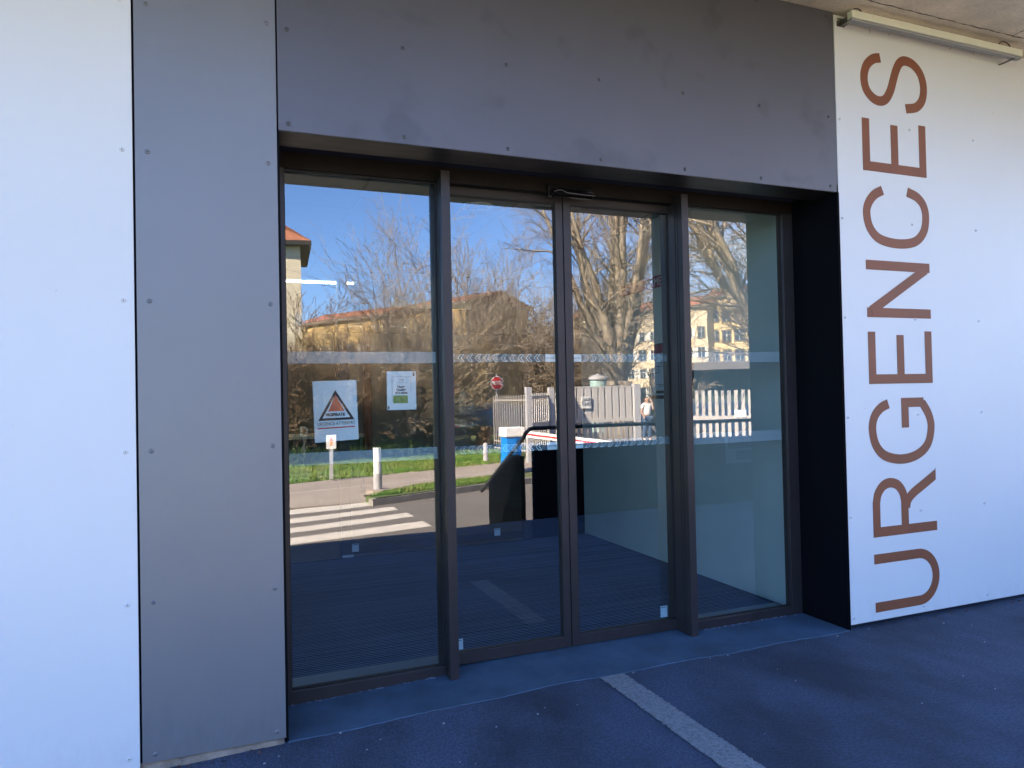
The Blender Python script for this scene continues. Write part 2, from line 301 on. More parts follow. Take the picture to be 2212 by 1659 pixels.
# screed threshold in the doorway with a slightly ragged front edge
tx = [.24+i*(3.465-.24)/110 for i in range(111)]; b = MB(); V = []
for x in tx: V.append((x, -.004+.006*math.sin(x*9)+random.uniform(-.004, .004), zg(x)+.004))
for x in tx: V.append((x, .62, zg(x)+.006))
for x in tx: V.append((x, -.010+.006*math.sin(x*9), zg(x)-.02))
n = len(tx); b.add(V, [(i, i+1, n+i+1, n+i) for i in range(n-1)]+[(2*n+i, 2*n+i+1, i+1, i) for i in range(n-1)])
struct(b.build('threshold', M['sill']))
# loose grit and dead leaf scraps lying on the forecourt
b = MB(); b2 = MB()
for i in range(80):
    x, y = random.uniform(-.6, 5.2), -random.random()**1.6*2.6-.02; q = random.uniform(.0015, .0042)
    b.obox((x, y, zg(x)+q*.5), (q, q*.4, 0), (-q*.3, q*.8, 0), (0, 0, q*.6))
for i in range(60):
    x = random.choice([random.uniform(-.9, .2), random.uniform(3.5, 5.4)]); y = random.uniform(-.05, .01); q = random.uniform(.004, .013); a = random.uniform(0, 6)
    b2.add([(x+q*math.cos(a), y+q*math.sin(a), zg(x)+.003), (x-q*.5*math.sin(a), y+q*.5*math.cos(a), zg(x)+.008), (x-q*math.cos(a), y-q*math.sin(a), zg(x)+.004), (x+q*.4*math.sin(a), y-q*.4*math.cos(a), zg(x)+.001)], [(0, 1, 2, 3)])
tag(b.build('grit', mat('pale_grit', (.30, .33, .36), .9)), 'pale grit scattered over the forecourt', 'grit', kind='stuff')
tag(b2.build('leaf_litter', mat('leaf_litter_brown', (.10, .05, .03), .9)), 'brown scraps of leaf along the foot of the wall panels', 'leaf litter', kind='stuff')
# aggregate guide strip
b = MB(); V = []; N_ = 150
for i in range(N_):
    y = -.016-i*(1.16/(N_-1))
    for s_ in (0, 1): V.append(((1.764 if s_ == 0 else 1.902)+random.uniform(-.006, .006)+(.01*i/N_ if s_ else 0), y, .0045))
b.add(V, [(2*i, 2*i+1, 2*i+3, 2*i+2) for i in range(N_-1)])
struct(b.build('guide_strip', M['line']))
# land
b = MB(); b.add([(-400, 200, ZR-.02), (500, 200, ZR-.02), (500, -500, ZR-.02), (-400, -500, ZR-.02)], [(0, 1, 2, 3)])
struct(b.build('ground', M['soil']))
def poly(name, pts, z, m, th=.3):
    return struct(MB().prism([(p.x, p.y) for p in pts], z-th, z).build(name, m))
k1, k2, k3 = rz(795, 1085), rz(945, 1065), rz(1085, 1050)
kd = (k3-k1).normalized()
b = MB()
b.prism([(-60, 1.2), tuple((k1-kd*25)[:2]), tuple(k1[:2]), tuple(k2[:2]), tuple(k3[:2]), (40, k3.y), (40, 1.2)], ZR-.3, ZR)
b.prism([(k3.x+.5, k3.y-.002), (12, -20), (20, -45), (60, -45), (40, k3.y-.002)], ZR-.3, ZR)
struct(b.build('road', M['road']))
HP = ZR+.10
HZ = ZR+.012
pa = [rz(300, 1140, HZ), rz(627, 1098, HZ), rz(797, 1083, HZ), rz(784, 1070, HZ), rz(945, 1045, HZ), rz(1085, 1027, HZ), rz(1160, 1015, HZ), rz(1160, 990, HZ), rz(1085, 1000, HZ), rz(945, 1014, HZ), rz(627, 1046, HZ), rz(300, 1080, HZ)]
poly('pavement', pa, HZ, M['path'], .12)
b = MB(); q0, q1 = rz(300, 1096, HZ+.002), rz(1085, 1016, HZ+.002); dd = (q1-q0).normalized(); nn = Vector((-dd.y, dd.x, 0))*.03
q0 = rz(627, 1065, HZ+.002)-dd*4; q1 = rz(945, 1034, HZ+.002)+dd*6
b.add([q0-nn, q1-nn, q1+nn, q0+nn], [(0, 1, 2, 3)]); struct(b.build('pavement_joint', M['paint']))
# kerb stones along the verge
b = MB(); a0, a1 = rz(800, 1081, HP), rz(1085, 1043, HP); d_ = (a1-a0); LN = d_.length; d_ = d_/LN; n_ = Vector((-d_.y, d_.x, 0))
for i in range(int(LN)+1):
    c = a0+d_*(i+.5); b.obox((c.x, c.y, ZR+.05), d_*.495, n_*.07, (0, 0, .07))
struct(b.build('kerb', M['kerb']))
vg = [rz(790, 1074, HP), rz(815, 1080, HP), rz(945, 1062, HP), rz(1085, 1043, HP), rz(1110, 1030, HP), rz(1085, 1030, HP), rz(945, 1047, HP)]
poly('verge', vg, HP+.02, M['soil'], .13)
# zebra crossing
b = MB()
for l0, l1, ra, rb in ((1102, 1112.5, (821, 1082), (832, 1089.7)), (1121, 1132, (848, 1095), (862, 1101.5)), (1141.6, 1152.8, (879, 1108), (895, 1116)), (1163.5, 1178, (914, 1125.6), (933, 1137))):
    A, B_, C_, D_ = rz(628, l0), rz(*ra), rz(*rb), rz(628, l1)
    A = A-(B_-A)*1.2; D_ = D_-(C_-D_)*1.2
    for p in (A, B_, C_, D_): p.z = ZR+.004
    b.add([A, B_, C_, D_], [(0, 1, 2, 3)])
struct(b.build('zebra_crossing', M['paint']))

# ================================================================== THE BUILDING
XO0, XO1, ZH, DR = .2379, 3.4685, 2.636, .39
bd = thing('hospital_building', 'clinic building round the glazed entrance, with raw concrete canopy and dark cavity behind its cladding', 'building', (5, 1, 0))
b = MB()
b.box(-14, XO0-.003, .055, .36, -.6, 4.3); b.box(XO1+.006, 20, .055, .36, -.6, 4.3); b.box(XO0-.003, XO1+.006, .055, .36, ZH+.05, 4.3)
b.build('wall', M['void'], bd)
c_ = MB(); c_.box(-14, 20, -1.95, .05, 3.738, 4.05); c_.box(-14, 20, .05, 14, 4.0, 4.3)
c_.build('canopy_slab', M['conc'], bd)
def seamline(p0, p1, wd=.0035, n=160):
    b = MB(); V = []; p0, p1 = Vector(p0), Vector(p1); t = (p1-p0).normalized(); q = Vector((-t.y, t.x, 0))
    for i in range(n+1):
        c = p0.lerp(p1, i/n)+q*(.003*math.sin(i*.9)+random.uniform(-.002, .002)); w_ = wd*random.uniform(.3, 1.4)
        V += [c-q*w_, c+q*w_]
    b.add(V, [(2*i, 2*i+1, 2*i+3, 2*i+2) for i in range(n)]); return b
sm = seamline((2.6, -.17, 3.736), (6.5, -.17, 3.736)); s2 = seamline((4.83, -.17, 3.7355), (4.87, -1.9, 3.7355)); sm.add(s2.v, s2.f)
sm.build('formwork_seam', M['seam'], bd)
# rough plinth visible under the left cladding
b = MB(); V = []; n = 60
for i in range(n+1):
    x = -2.2+i*(XO0-.01+2.2)/n; V += [(x, .018+random.uniform(-.004, .004), -.012), (x, .010+random.uniform(-.006, .006), zg(x)+.012+random.uniform(-.006, .006)), (x, -.006+random.uniform(-.004, .004), zg(x)-.01)]
b.add(V, [(3*i+k, 3*i+k+1, 3*i+k+4, 3*i+k+3) for i in range(n) for k in (0, 1)])
b.build('plinth', M['plinth'], bd)
# interior shell
MB().box(3.479, 3.60, .36, 3.47, -.05, 2.99).build('vestibule_wall', M['intwall'], bd); MB().box(.10, .236, .36, 3.47, -.05, 2.99).build('vestibule_wall', M['intwall'], bd)
b = MB(); b.box(-4, .10, 3.6, 13.5, -.05, 2.99); b.box(9, 9.1, 3.6, 13.5, -.05, 2.99); b.box(.10, 9.1, 13.4, 13.5, -.05, 2.99); b.box(3.60, 9.1, 3.50, 3.60, -.05, 2.99)
b.build('hall_wall', M['intwall'], bd)
MB().box(.05, 9.2, .36, 13.5, 2.949, 2.998).build('ceiling', M['ceil'], bd)
b = MB()
for x in (.95, 1.55, 2.15, 2.75, 3.35): b.box(x-.012, x+.012, .4, 13.3, 2.943, 2.948)
for y in (1.2, 2.4, 3.3, 4.8, 6.0, 7.2): b.box(.24, 3.47, y-.008, y+.008, 2.9415, 2.9425)
b.build('ceiling_joint', M['ceiljoint'], bd)
MB().box(.10, 9.1, 3.45, 13.4, -.06, -.004).build('hall_floor', M['floor'], bd)
b = MB().box(3.46, 3.4685, .0, .40, -.02, ZH+.045); b.box(3.4685, 3.4725, -.004, .02, -.03, ZH); b.build('reveal_lining', M['black'], bd)
MB().box(.2379, .2445, .0, .40, -.06, ZH).build('reveal_lining', M['black'], bd)
b = MB().box(.245, 3.46, .002, .20, ZH, ZH+.012); b.build('lintel_flashing', M['underside'], bd)
MB().box(.245, 3.46, .20, .42, ZH+.035, ZH+.045).build('head_cavity', M['void'], bd)

# --- cladding panels with rivets
riv = MB(); riv.lathe((0, 0, 0), [(.0100, 0), (.0100, -.0012), (.0080, -.0034), (.0046, -.0048), (.0026, -.0048)], 16, 'y'); riv.lathe((0, 0, 0), [(.0024, -.0046), (.0022, -.0060)], 10, 'y', 1)
def make_rivet(m):
    o = riv.build('rivet', [M[m], M['hole']]); S.collection.objects.unlink(o); return o.data
RV = {'w': make_rivet('rivw'), 'g': make_rivet('rivg'), 'd': make_rivet('rivd')}
def rivets(p, kind, pts):
    for x, z in pts:
        o = bpy.data.objects.new('rivet', RV[kind]); S.collection.objects.link(o); o.parent = p
        o.location = (x-p.location.x, -p.location.y, z-p.location.z); o.rotation_euler = (0, random.uniform(0, 6), 0)
def panel(label, x0, x1, z0, z1, m, group='cladding panels on the facade'):
    t = thing('cladding_panel', label, 'wall panel', ((x0+x1)/2, .0, z0), group)
    MB().box(x0, x1, 0, .008, z0, z1).build('sheet', M[m], t, bevel=.0012)
    return t
RZ = [.02+.6165*k for k in range(7)]
p1 = panel('tall white wall panel at the far left, beside the grey one', -2.1, -.3315, -.04, 3.735, 'white')
rivets(p1, 'w', [(-.370, z) for z in RZ]+[(-.97, z) for z in RZ[3:]]+[(-2.06, z) for z in RZ])
p2 = panel('mid grey wall panel between the white panel and the glazed door', -.3225, .2345, -.0114, 3.735, 'grey')
rivets(p2, 'g', [(-.276, z) for z in RZ]+[(.197, z) for z in RZ])
p3 = panel('wide dark grey panel spanning above the glazed entrance', .2415, 3.4655, 2.638, 3.735, 'lint')
rivets(p3, 'd', [(.283+.5215*k, z) for k in range(7) for z in (2.670, 3.090, 3.702)])
p4 = panel('large white wall panel carrying the rust brown letters, right of the entrance', 3.4735, 5.245, .0302, 3.722, 'white')
rivets(p4, 'w', [(x, .069+.6035*k) for x in (3.497, 4.083, 4.668, 5.215) for k in range(6)]+[(3.497, 3.695), (4.668, 3.695)])
p5 = panel('white wall panel further right, past the lettered one', 5.26, 8.2, .0302, 3.722, 'white')
rivets(p5, 'w', [(5.30, .069+.6035*k) for k in range(6)])

# --- letters  (a = along reading direction, i.e. upwards on the wall; b = letter height, towards -x)
SW = .0295
def ribbon(path, closed=False, hw=SW):
    P = [Vector((p[0], p[1])) for p in path]; n = len(P); Lf = []; Rt = []
    for i in range(n):
        if closed: a, c = P[(i-1) % n], P[(i+1) % n]
        else: a, c = P[max(i-1, 0)], P[min(i+1, n-1)]
        d1 = (P[i]-a).normalized() if (P[i]-a).length > 1e-9 else (c-P[i]).normalized()
        d2 = (c-P[i]).normalized() if (c-P[i]).length > 1e-9 else d1
        t = (d1+d2).normalized(); nrm = Vector((-t.y, t.x)); k = hw/max(.35, nrm.dot(Vector((-d1.y, d1.x))))
        Lf.append(P[i]+nrm*k); Rt.append(P[i]-nrm*k)
    return Lf, Rt
def spline(P, m=8):
    P = [Vector(p) for p in P]; P = [P[0]*2-P[1]]+P+[P[-1]*2-P[-2]]; out = []
    for i in range(1, len(P)-2):
        a, b, c, d = P[i-1:i+3]
        for k in range(m):
            t = k/m; out.append(.5*((2*b)+(c-a)*t+(2*a-5*b+4*c-d)*t*t+(3*b-a-3*c+d)*t**3))
    return out+[P[-2]]
def letter(strokes, name='letter'):
    b = MB()
    for si, path in enumerate(strokes):
        Lf, Rt = ribbon(path); n = len(Lf); yo = -.0026-.0004*si
        cl = lambda q: 4.222-max(q.y, 0 if (min(p[1] for p in path) <= 0) else -1)
        V = [(cl(p), yo, p.x) for p in Lf]+[(cl(p), yo, p.x) for p in Rt]+[(cl(p), -.0002, p.x) for p in Lf]+[(cl(p), -.0002, p.x) for p in Rt]
        Fs = []
        for i in range(n-1):
            j = i+1; Fs += [(i, j, n+j, n+i), (2*n+i, 2*n+j, j, i), (n+i, n+j, 3*n+j, 3*n+i)]
        Fs += [(0, n, 3*n, 2*n), (n-1, 3*n-1, 4*n-1, 2*n-1)]
        b.add(V, Fs)
    return b.build(name, M['rust'], p4)
def arc(cx, cy, rx, ry, a0, a1, n=28): return [(cx+rx*math.cos(R(a0+(a1-a0)*i/n)), cy+ry*math.sin(R(a0+(a1-a0)*i/n))) for i in range(n+1)]
h = SW; T_ = .544
def LE(a0, a1): return [[(a1, T_-h), (a0+h, T_-h), (a0+h, h), (a1+.008, h)], [(a0+2*h, .275), (a1-.018, .275)]]
letter([[(.109, T_), (.109, .17)]+arc(.2555, .17, .1465, .149, 184, 356)+[(.402, .17), (.402, T_)]])
letter([[(.5645, 0), (.5645, T_-h), (.72, T_-h)]+spline([(.745, .514), (.80, .498), (.845, .455), (.861, .398), (.845, .335), (.80, .293), (.745, .276)])+[(.594, .276)], spline([(.70, .262), (.745, .247), (.785, .20), (.83, .115), (.89, 0), (.905, -.03)])])
letter([spline([(1.350, .392), (1.325, .455), (1.275, .508), (1.20, .529), (1.10, .505), (1.03, .43), (1.002, .295), (1.022, .16), (1.085, .062), (1.19, .026), (1.275, .045), (1.352, .100)]), [(1.354, .088), (1.354, .251), (1.197, .251)]])
letter(LE(1.474, 1.796))
letter([[(1.915, 0), (1.915, T_)], [(2.209, 0), (2.209, T_)], [(1.925, T_-.033), (2.199, .033)]])
letter([spline([(2.680, .389), (2.648, .455), (2.595, .506), (2.53, .526), (2.44, .502), (2.375, .425), (2.352, .275), (2.372, .125), (2.44, .042), (2.535, .018), (2.61, .036), (2.66, .09), (2.687, .176)])])
letter(LE(2.793, 3.118))
letter([spline([(3.513, .377), (3.497, .437), (3.448, .493), (3.375, .516), (3.30, .500), (3.252, .446), (3.240, .385), (3.262, .335), (3.32, .295), (3.385, .270), (3.46, .240), (3.512, .202), (3.527, .150), (3.508, .082), (3.455, .026), (3.375, .003), (3.293, .02), (3.240, .075), (3.219, .165)])])

# --- lamp over the letters
lt = thing('wall_lamp', 'long pale tube lamp on a steel bracket under the canopy, above the letters', 'lamp', (4.25, -.1, 3.66))
MB().box(3.50, 5.02, -.115, -.075, 3.655, 3.700).build('diffuser', M['lampbody'], lt, bevel=.004)
MB().box(3.502, 5.018, -.108, -.070, 3.640, 3.655).build('housing', M['lampdirt'], lt, bevel=.003)
b = MB().box(3.496, 3.556, -.004, .0, 3.655, 3.705); b.box(3.520, 3.556, -.075, -.004, 3.660, 3.664); b.box(3.520, 3.530, -.08, -.004, 3.655, 3.69); b.lathe((3.512, -.004, 3.682), [(.008, 0), (.006, -.004)], 10, 'y')
b.build('bracket', M['steel'], lt)
MB().box(4.945, 4.96, -.10, 0, 3.634, 3.6395).build('bracket', M['steel'], lt)
for x0, rr in ((3.555, .035), (4.86, .055)):
    MB().tube([(x0+rr*math.cos(R(a)), -.10, 3.70+rr*.62*math.sin(R(a))) for a in range(0, 181, 15)], .004, 6).build('cable', M['cable'], lt)
for x_, l_ in ((3.70, .03), (4.40, .018), (3.86, .008), (4.62, .010)):
    tag(MB().add([(x_, -.066, 3.645), (x_+.008, -.05, 3.640), (x_+.003, -.05, 3.645-l_), (x_-.006, -.058, 3.63-l_*.4), (x_, -.058, 3.636)], [(0, 1, 2, 3), (0, 1, 4), (1, 2, 4), (2, 3, 4), (3, 0, 4)]).build('dead_leaf', M['web'], lt), None, None)

# ================================================================== THE GLAZED ENTRANCE
ZB = .0
ent = thing('entrance_glazing', 'dark bronze glazed entrance screen with two fixed side panes and tall mullions', 'entrance screen', (1.85, .4, 0))
b = MB(); b.box(.2455, 3.459, .372, .43, 2.590, ZH+.035); b.build('header', M['header'], ent, bevel=.0015)
b = MB(); b.box(1.118, 2.553, .385, .50, 2.604, 2.63); b.build('track_cover', M['header'], ent, bevel=.001)
b = MB(); b.box(.2455, .290, .372, .43, zg(.3)+.006, 2.59); b.build('jamb', M['frame'], ent, bevel=.0015)
b = MB(); b.box(3.376, 3.459, .372, .43, .002, 2.59); b.build('jamb', M['frame'], ent, bevel=.0015)
for x0, x1 in ((1.064, 1.112), (2.545, 2.592)):
    b = MB(); b.box(x0, x1, .290, .50, -.03, 2.627); b.box(x0+.004, x1-.004, .50, .53, -.02, 2.59); b.build('mullion', M['frame'], ent, bevel=.0015)
    b = MB()
    for yy in (.335, .36): b.box(x0-.0015, x0, yy, yy+.006, 0, 2.6)
    b.build('mullion_groove', M['gasket'], ent)
b = MB(); b.add([(.290, .372, zg(.29)+.006), (1.0635, .372, zg(1.06)+.006), (1.0635, .43, zg(1.06)+.006), (.290, .43, zg(.29)+.006), (.290, .372, .038), (1.0635, .372, .040), (1.0635, .43, .040), (.290, .43, .038)], [(0, 1, 2, 3), (4, 5, 6, 7), (0, 1, 5, 4), (2, 3, 7, 6), (0, 3, 7, 4), (1, 2, 6, 5)]); b.build('bottom_rail', M['frame'], ent, bevel=.0015)
MB().box(2.5925, 3.3755, .372, .43, .004, .058).build('bottom_rail', M['frame'], ent, bevel=.0015)
for x0, x1, z0, z1 in ((.290, 1.0635, .040, 2.59), (2.5925, 3.3755, .058, 2.59)):
    g = MB(); e = .006
    g.box(x0, x0+e, .398, .408, z0, z1); g.box(x1-e, x1, .398, .408, z0, z1); g.box(x0+e, x1-e, .398, .408, z0, z0+e); g.box(x0+e, x1-e, .398, .408, z1-e, z1)
    g.build('gasket', M['gasket'], ent)
    MB().box(x0+.002, x1-.002, YG, YG+.010, z0+.002, z1-.002).build('glass_pane', G1, ent)
# floor lip: mortar crumbs along the frame foot
b = MB()
for i in range(80):
    x = random.choice([random.uniform(.26, 1.05), random.uniform(2.6, 3.4)]); s_ = random.uniform(.002, .007)
    b.obox((x, .372-random.uniform(0, .012), zg(x)+.006), (s_, 0, 0), (0, s_*.6, 0), (0, 0, s_*.5))
tag(b.build('mortar_crumbs', mat('mortar', (.13, .17, .24), .9)), 'pale crumbs of mortar along the foot of the entrance frame', 'debris', kind='stuff')
# sliding leaves
def leaf(x0, x1, sgn, label):
    t = thing('sliding_door', label, 'door', ((x0+x1)/2, .47, 0), 'sliding glass door leaves')
    yf, yb = .435, .490
    sL, sR = .046, .044
    b = MB(); b.box(x0, x0+sL, yf, yb, .012, 2.600); b.build('stile', M['frame'], t, bevel=.0015)
    b = MB(); b.box(x1-sR, x1, yf, yb, .012, 2.600); b.build('stile', M['frame'], t, bevel=.0015)
    MB().box(x0+sL, x1-sR, yf+.001, yb, 2.548, 2.600).build('top_rail', M['frame'], t, bevel=.0015)
    MB().box(x0+sL, x1-sR, yf+.001, yb, .010, .070).build('bottom_rail', M['frame'], t, bevel=.0015)
    a0, a1 = x0+sL, x1-sR; g = MB(); e = .006
    g.box(a0, a0+e, yf+.008, yf+.018, .070, 2.548); g.box(a1-e, a1, yf+.008, yf+.018, .070, 2.548); g.box(a0+e, a1-e, yf+.008, yf+.018, .070, .076); g.box(a0+e, a1-e, yf+.008, yf+.018, 2.542, 2.548)
    g.build('gasket', M['gasket'], t)
    MB().box(a0+.002, a1-.002, YL, YL+.010, .072, 2.546).build('glass_pane', G1, t)
    return t
lf1 = leaf(1.070, 1.8275, 1, 'left sliding glass leaf, meeting its twin under the motion sensor')
lf2 = leaf(1.8345, 2.590, -1, 'right sliding glass leaf, next to the narrow right side pane')
MB().box(1.8275, 1.8345, .445, .47, .012, 2.6).build('brush_seal', M['gasket'], lf1)
# frosted bands and chevrons, stuck behind the panes
def band(parent, x0, x1, z0, z1, y=YG+.0115): return MB().box(x0, x1, y, y+.0012, z0, z1).build('frosted_band', M['band'], parent)
for z0, z1 in ((1.630, 1.690), (1.122, 1.185)):
    band(ent, .299, 1.055, z0, z1); band(ent, 2.601, 3.367, z0+.002, z1+.006)
def chevrons(parent, x0, x1, sgn, zc_, y=YL+.0115, hgt=.043):
    f_ = MB().box(x0, x1, y+.0004, y+.0012, zc_-hgt*.5, zc_+hgt*.5); f_.build('film_strip', M['faint'], parent)
    b = MB(); x = x0+.012; k = 0
    while x < x1-.03:
        wd = .022; lw = .0030; hh = hgt*.5-.0015
        outer = [(0, hh), (.018, hh), (.018+wd*.75, 0), (.018, -hh), (0, -hh), (wd*.75, 0)]
        if sgn < 0: outer = [(.045-a, c) for a, c in outer]
        P = [Vector((a+x, c)) for a, c in outer]
        Lf, Rt = ribbon(P, True, lw*.5); n = len(Lf)
        b.add([(p.x, y-.0002, zc_+p.y) for p in Lf]+[(p.x, y-.0002, zc_+p.y) for p in Rt], [(i, (i+1) % n, n+(i+1) % n, n+i) for i in range(n)])
        x += .0505
    b.build('chevron_print', M['chev'], parent)
for zc_ in (1.660, 1.156):
    chevrons(lf1, 1.12, 1.716, -1, zc_); chevrons(lf2, 1.948, 2.54, 1, zc_)
    for t, xa, xb in ((lf1, 1.717, 1.780), (lf2, 1.882, 1.946)):
        MB().box(xa, xb, YL+.0110, YL+.0122, zc_-.0215, zc_+.0215).build('door_label', M['lab'], t)
        c = (xa+xb)/2; q = MB().box(c-.020, c+.020, YL+.0100, YL+.0106, zc_-.0012, zc_+.0012)
        for s_ in (-1, 1): q.ext([(c+s_*.016, YL+.0100, zc_-.004), (c+s_*.023, YL+.0100, zc_), (c+s_*.016, YL+.0100, zc_+.004)], (0, .0006, 0))
        q.build('double_arrow', M['ink'], t)
# small stickers near the door bottom
for t, x0, x1, z0, z1 in ((lf1, 1.153, 1.190, .080, .138), (lf2, 2.447, 2.495, .084, .152)):
    MB().box(x0, x1, YL+.0110, YL+.0120, z0, z1).build('sticker', M['label'], t); MB().box(x0+.004, x1-.006, YL+.0098, YL+.0108, z1-.010, z1-.007).build('sticker_print', M['ink'], t)
# motion sensor
sn = thing('motion_sensor', 'black door motion sensor with a curved silver trim above the sliding leaves', 'sensor', (1.84, .36, 2.6))
b = MB(); V = []; n = 24
for i in range(n+1):
    x = 1.700+.275*i/n; e = min(1, i/2.0, (n-i)/2.0)
    for a in range(9):
        an = R(-90+180*a/8); V.append((x, .372-.070*e*max(0, math.cos(R(90*a/8)))-.004, 2.562+.062*a/8))
b.add(V, [(i*9+a, (i+1)*9+a, (i+1)*9+a+1, i*9+a+1) for i in range(n) for a in range(8)])
b.box(1.702, 1.973, .345, .373, 2.5625, 2.628); b.build('housing', M['darkplastic'], sn, smooth=False)
pts = []
for i in range(30):
    s_ = i/29; x = 1.715+.255*s_; z = 2.572+.014*math.exp(-((s_-.16)/.12)**2)-.004*s_; pts.append((x, .2985, z))
MB().tube(pts, .0022, 6).build('trim', M['silver'], sn)
MB().box(1.925, 1.962, .2985, .3005, 2.5835, 2.586).build('maker_plate', M['silver'], sn)

# --- posters on the inside of the left pane
po = thing('vigipirate_poster', 'white security poster with a red and black triangle, taped behind the left pane', 'poster', (.525, YG+.015, 1.24))
py = YG+.0125
MB().ext([(.416, py, 1.541), (.633, py, 1.545), (.641, py, 1.243), (.423, py, 1.233)], (0, .001, 0)).build('paper_sheet', M['paper'], po)
ax, ay, cz = .5285, py-.0006, 1.0
def tri(s0, m, d, parent, nm):
    T = [(.527, 1.496), (.4405, 1.3415), (.6215, 1.3455)]; c = (.530, 1.394)
    P = [(c[0]+(x-c[0])*s0, ay-d, c[1]+(z-c[1])*s0) for x, z in T]
    return MB().ext(P, (0, .0004, 0)).build(nm, M[m], parent)
tri(1.0, 'ink', 0, po, 'triangle_border'); tri(.76, 'paper', .0006, po, 'triangle_field')
T = [(.5277, 1.4715), (.4905, 1.388), (.5720, 1.3895)]
MB().ext([(x, ay-.0012, z) for x, z in T], (0, .0004, 0)).build('triangle_top', M['red'], po)
put_text('VIGIPIRATE', .0205, (.4775, ay-.0018, 1.364), (1, 0, .02), (0, 0, 1), M['ink'], 'poster_text', po, bold=.0011, extrude=.0003, sx_=.93)
put_text('URGENCE ATTENTAT', .0240, (.4355, ay-.0006, 1.3165), (1, 0, .03), (0, 0, 1), M['ink'], 'poster_text', po, extrude=.0003, sx_=.80)
MB().ext([(.437, ay, 1.3065), (.623, ay, 1.3125), (.623, ay, 1.3065), (.437, ay, 1.3000)], (0, .0004, 0)).build('underline', M['redline'], po)
hs = thing('quality_notice', 'small white care quality notice with a framed heading and green picture, on the left pane', 'notice', (.868, YG+.015, 1.387))
MB().box(.790, .945, py, py+.001, 1.387, 1.588).build('paper_sheet', M['paper'], hs)
b = MB(); x0, x1, z0, z1 = .817, .918, 1.43, 1.560
for a in ((x0, x1, z1-.0012, z1), (x0, x0+.0012, z0, z1), (x1-.0012, x1, z0+.05, z1)): b.box(a[0], a[1], ay, ay+.0003, a[2], a[3])
b.box(.848, .897, ay, ay+.0003, 1.5295, 1.5305); b.box(.928, .938, ay, ay+.0003, 1.563, 1.583); b.box(.795, .802, ay, ay+.0003, 1.392, 1.408)
b.build('frame_line', M['ink'], hs)
put_text('HAS', .015, (.868, ay-.0002, 1.5385), (1, 0, 0), (0, 0, 1), M['ink'], 'notice_text', hs, extrude=.0003, align='CENTER')
put_text('Haute\nQualité\ndes soins', .0175, (.866, ay-.0002, 1.502), (1, 0, 0), (0, 0, 1), M['ink'], 'notice_text', hs, bold=.0007, extrude=.0003, align='CENTER')
MB().box(.822, .900, ay, ay+.0003, 1.421, 1.462).build('picture', M['gsm'], hs)

# --- inside the vestibule
tag(MB().box(2.02, 2.30, 1.32, 1.6, 2.925, 2.9405).build('vestibule_fill_panel', mat('vestibule_fill_glow', (.9, .9, .9), .5, emit=(1, .97, .92), estr=.8)), 'small square glowing panel added under the vestibule ceiling as fill light, out of view', 'ceiling light')  # added glowing panel, hidden by the top rail, brightens the vestibule
em = thing('entrance_mat', 'dark ribbed entrance mat filling the vestibule floor', 'mat', (1.85, 2, 0))
MB().box(.24, 3.47, .625, 3.38, -.03, .008).build('mat_pile', M['matbase'], em)
b = MB(); y = .640
while y < 3.36:
    b.box(.245, 3.455, y, y+.0046, .008, .0115+random.uniform(-.001, .001)); y += .0262
b.build('mat_rib', M['rib'], em)
MB().box(.245, 3.465, .50, .622, .007, .012).build('inner_sill', M['insill'], em)
sg = thing('wall_sign', 'crimson strip sign with pale capitals high on the vestibule wall', 'sign', (3.47, 2.0, 2.35))
MB().box(3.472, 3.4785, 1.78, 2.62, 2.352, 2.453).build('board', M['dred'], sg)
put_text('FERME', .098, (3.4712, 1.915, 2.368), (0, -1, 0), (0, 0, 1), M['wtxt'], 'sign_text', sg, extrude=.0006, sx_=.93, align='RIGHT')
nt_ = thing('evacuation_plan', 'framed evacuation plan with a crimson heading on the vestibule wall', 'notice', (3.47, 1.9, 1.4))
MB().box(3.470, 3.4785, 1.50, 2.10, 1.395, 1.868).build('backing', M['gasket'], nt_)
MB().box(3.4690, 3.4700, 1.51, 2.09, 1.425, 1.858).build('paper_sheet', M['label'], nt_); MB().box(3.4675, 3.4688, 1.51, 2.09, 1.785, 1.858).build('heading', M['dred'], nt_)
b = MB()
for i in range(26):
    yy = random.uniform(1.53, 2.0); zz = random.uniform(1.50, 1.74); 
    if i % 2: b.box(3.4680, 3.4686, yy, yy+random.uniform(.04, .14), zz, zz+.004)
    else: b.box(3.4680, 3.4686, yy, yy+.004, zz, zz+random.uniform(.03, .10))
b.box(3.4680, 3.4686, 1.82, 2.03, 1.44, 1.465); b.build('plan_lines', M['ink'], nt_)
vt = thing('ceiling_diffuser', 'round slatted air diffuser in the vestibule ceiling', 'air vent', (1.88, 2.06, 2.94))
MB().lathe((1.88, 2.06, 2.948), [(.125, 0), (.125, -.006), (.095, -.014), (.09, -.004)], 28).build('ring', M['pale'], vt)
b = MB()
for k in range(14):
    a = k*math.pi*2/14; b.obox((1.88+.055*math.cos(a), 2.06+.055*math.sin(a), 2.936), (.035*math.cos(a), .035*math.sin(a), 0), (-.006*math.sin(a), .006*math.cos(a), .004), (0, 0, .002))
b.build('vane', M['ceiljoint'], vt)
inn = thing('inner_entrance', 'second dark glazed door screen at the back of the vestibule', 'entrance screen', (1.85, 3.5, 0))
for x0, x1 in ((.24, .29), (.985, 1.075), (2.80, 2.87)): MB().box(x0, x1, 3.42, 3.52, .0, 2.55).build('post', M['frame'], inn)
MB().box(.24, 3.478, 3.42, 3.52, 2.55, 2.62).build('header', M['frame'], inn)
b = MB(); b.box(1.0755, 2.7995, 3.45, 3.50, .02, .09); b.box(1.90, 1.98, 3.45, 3.50, .09, 2.5495); b.build('door_frame', M['frame'], inn)
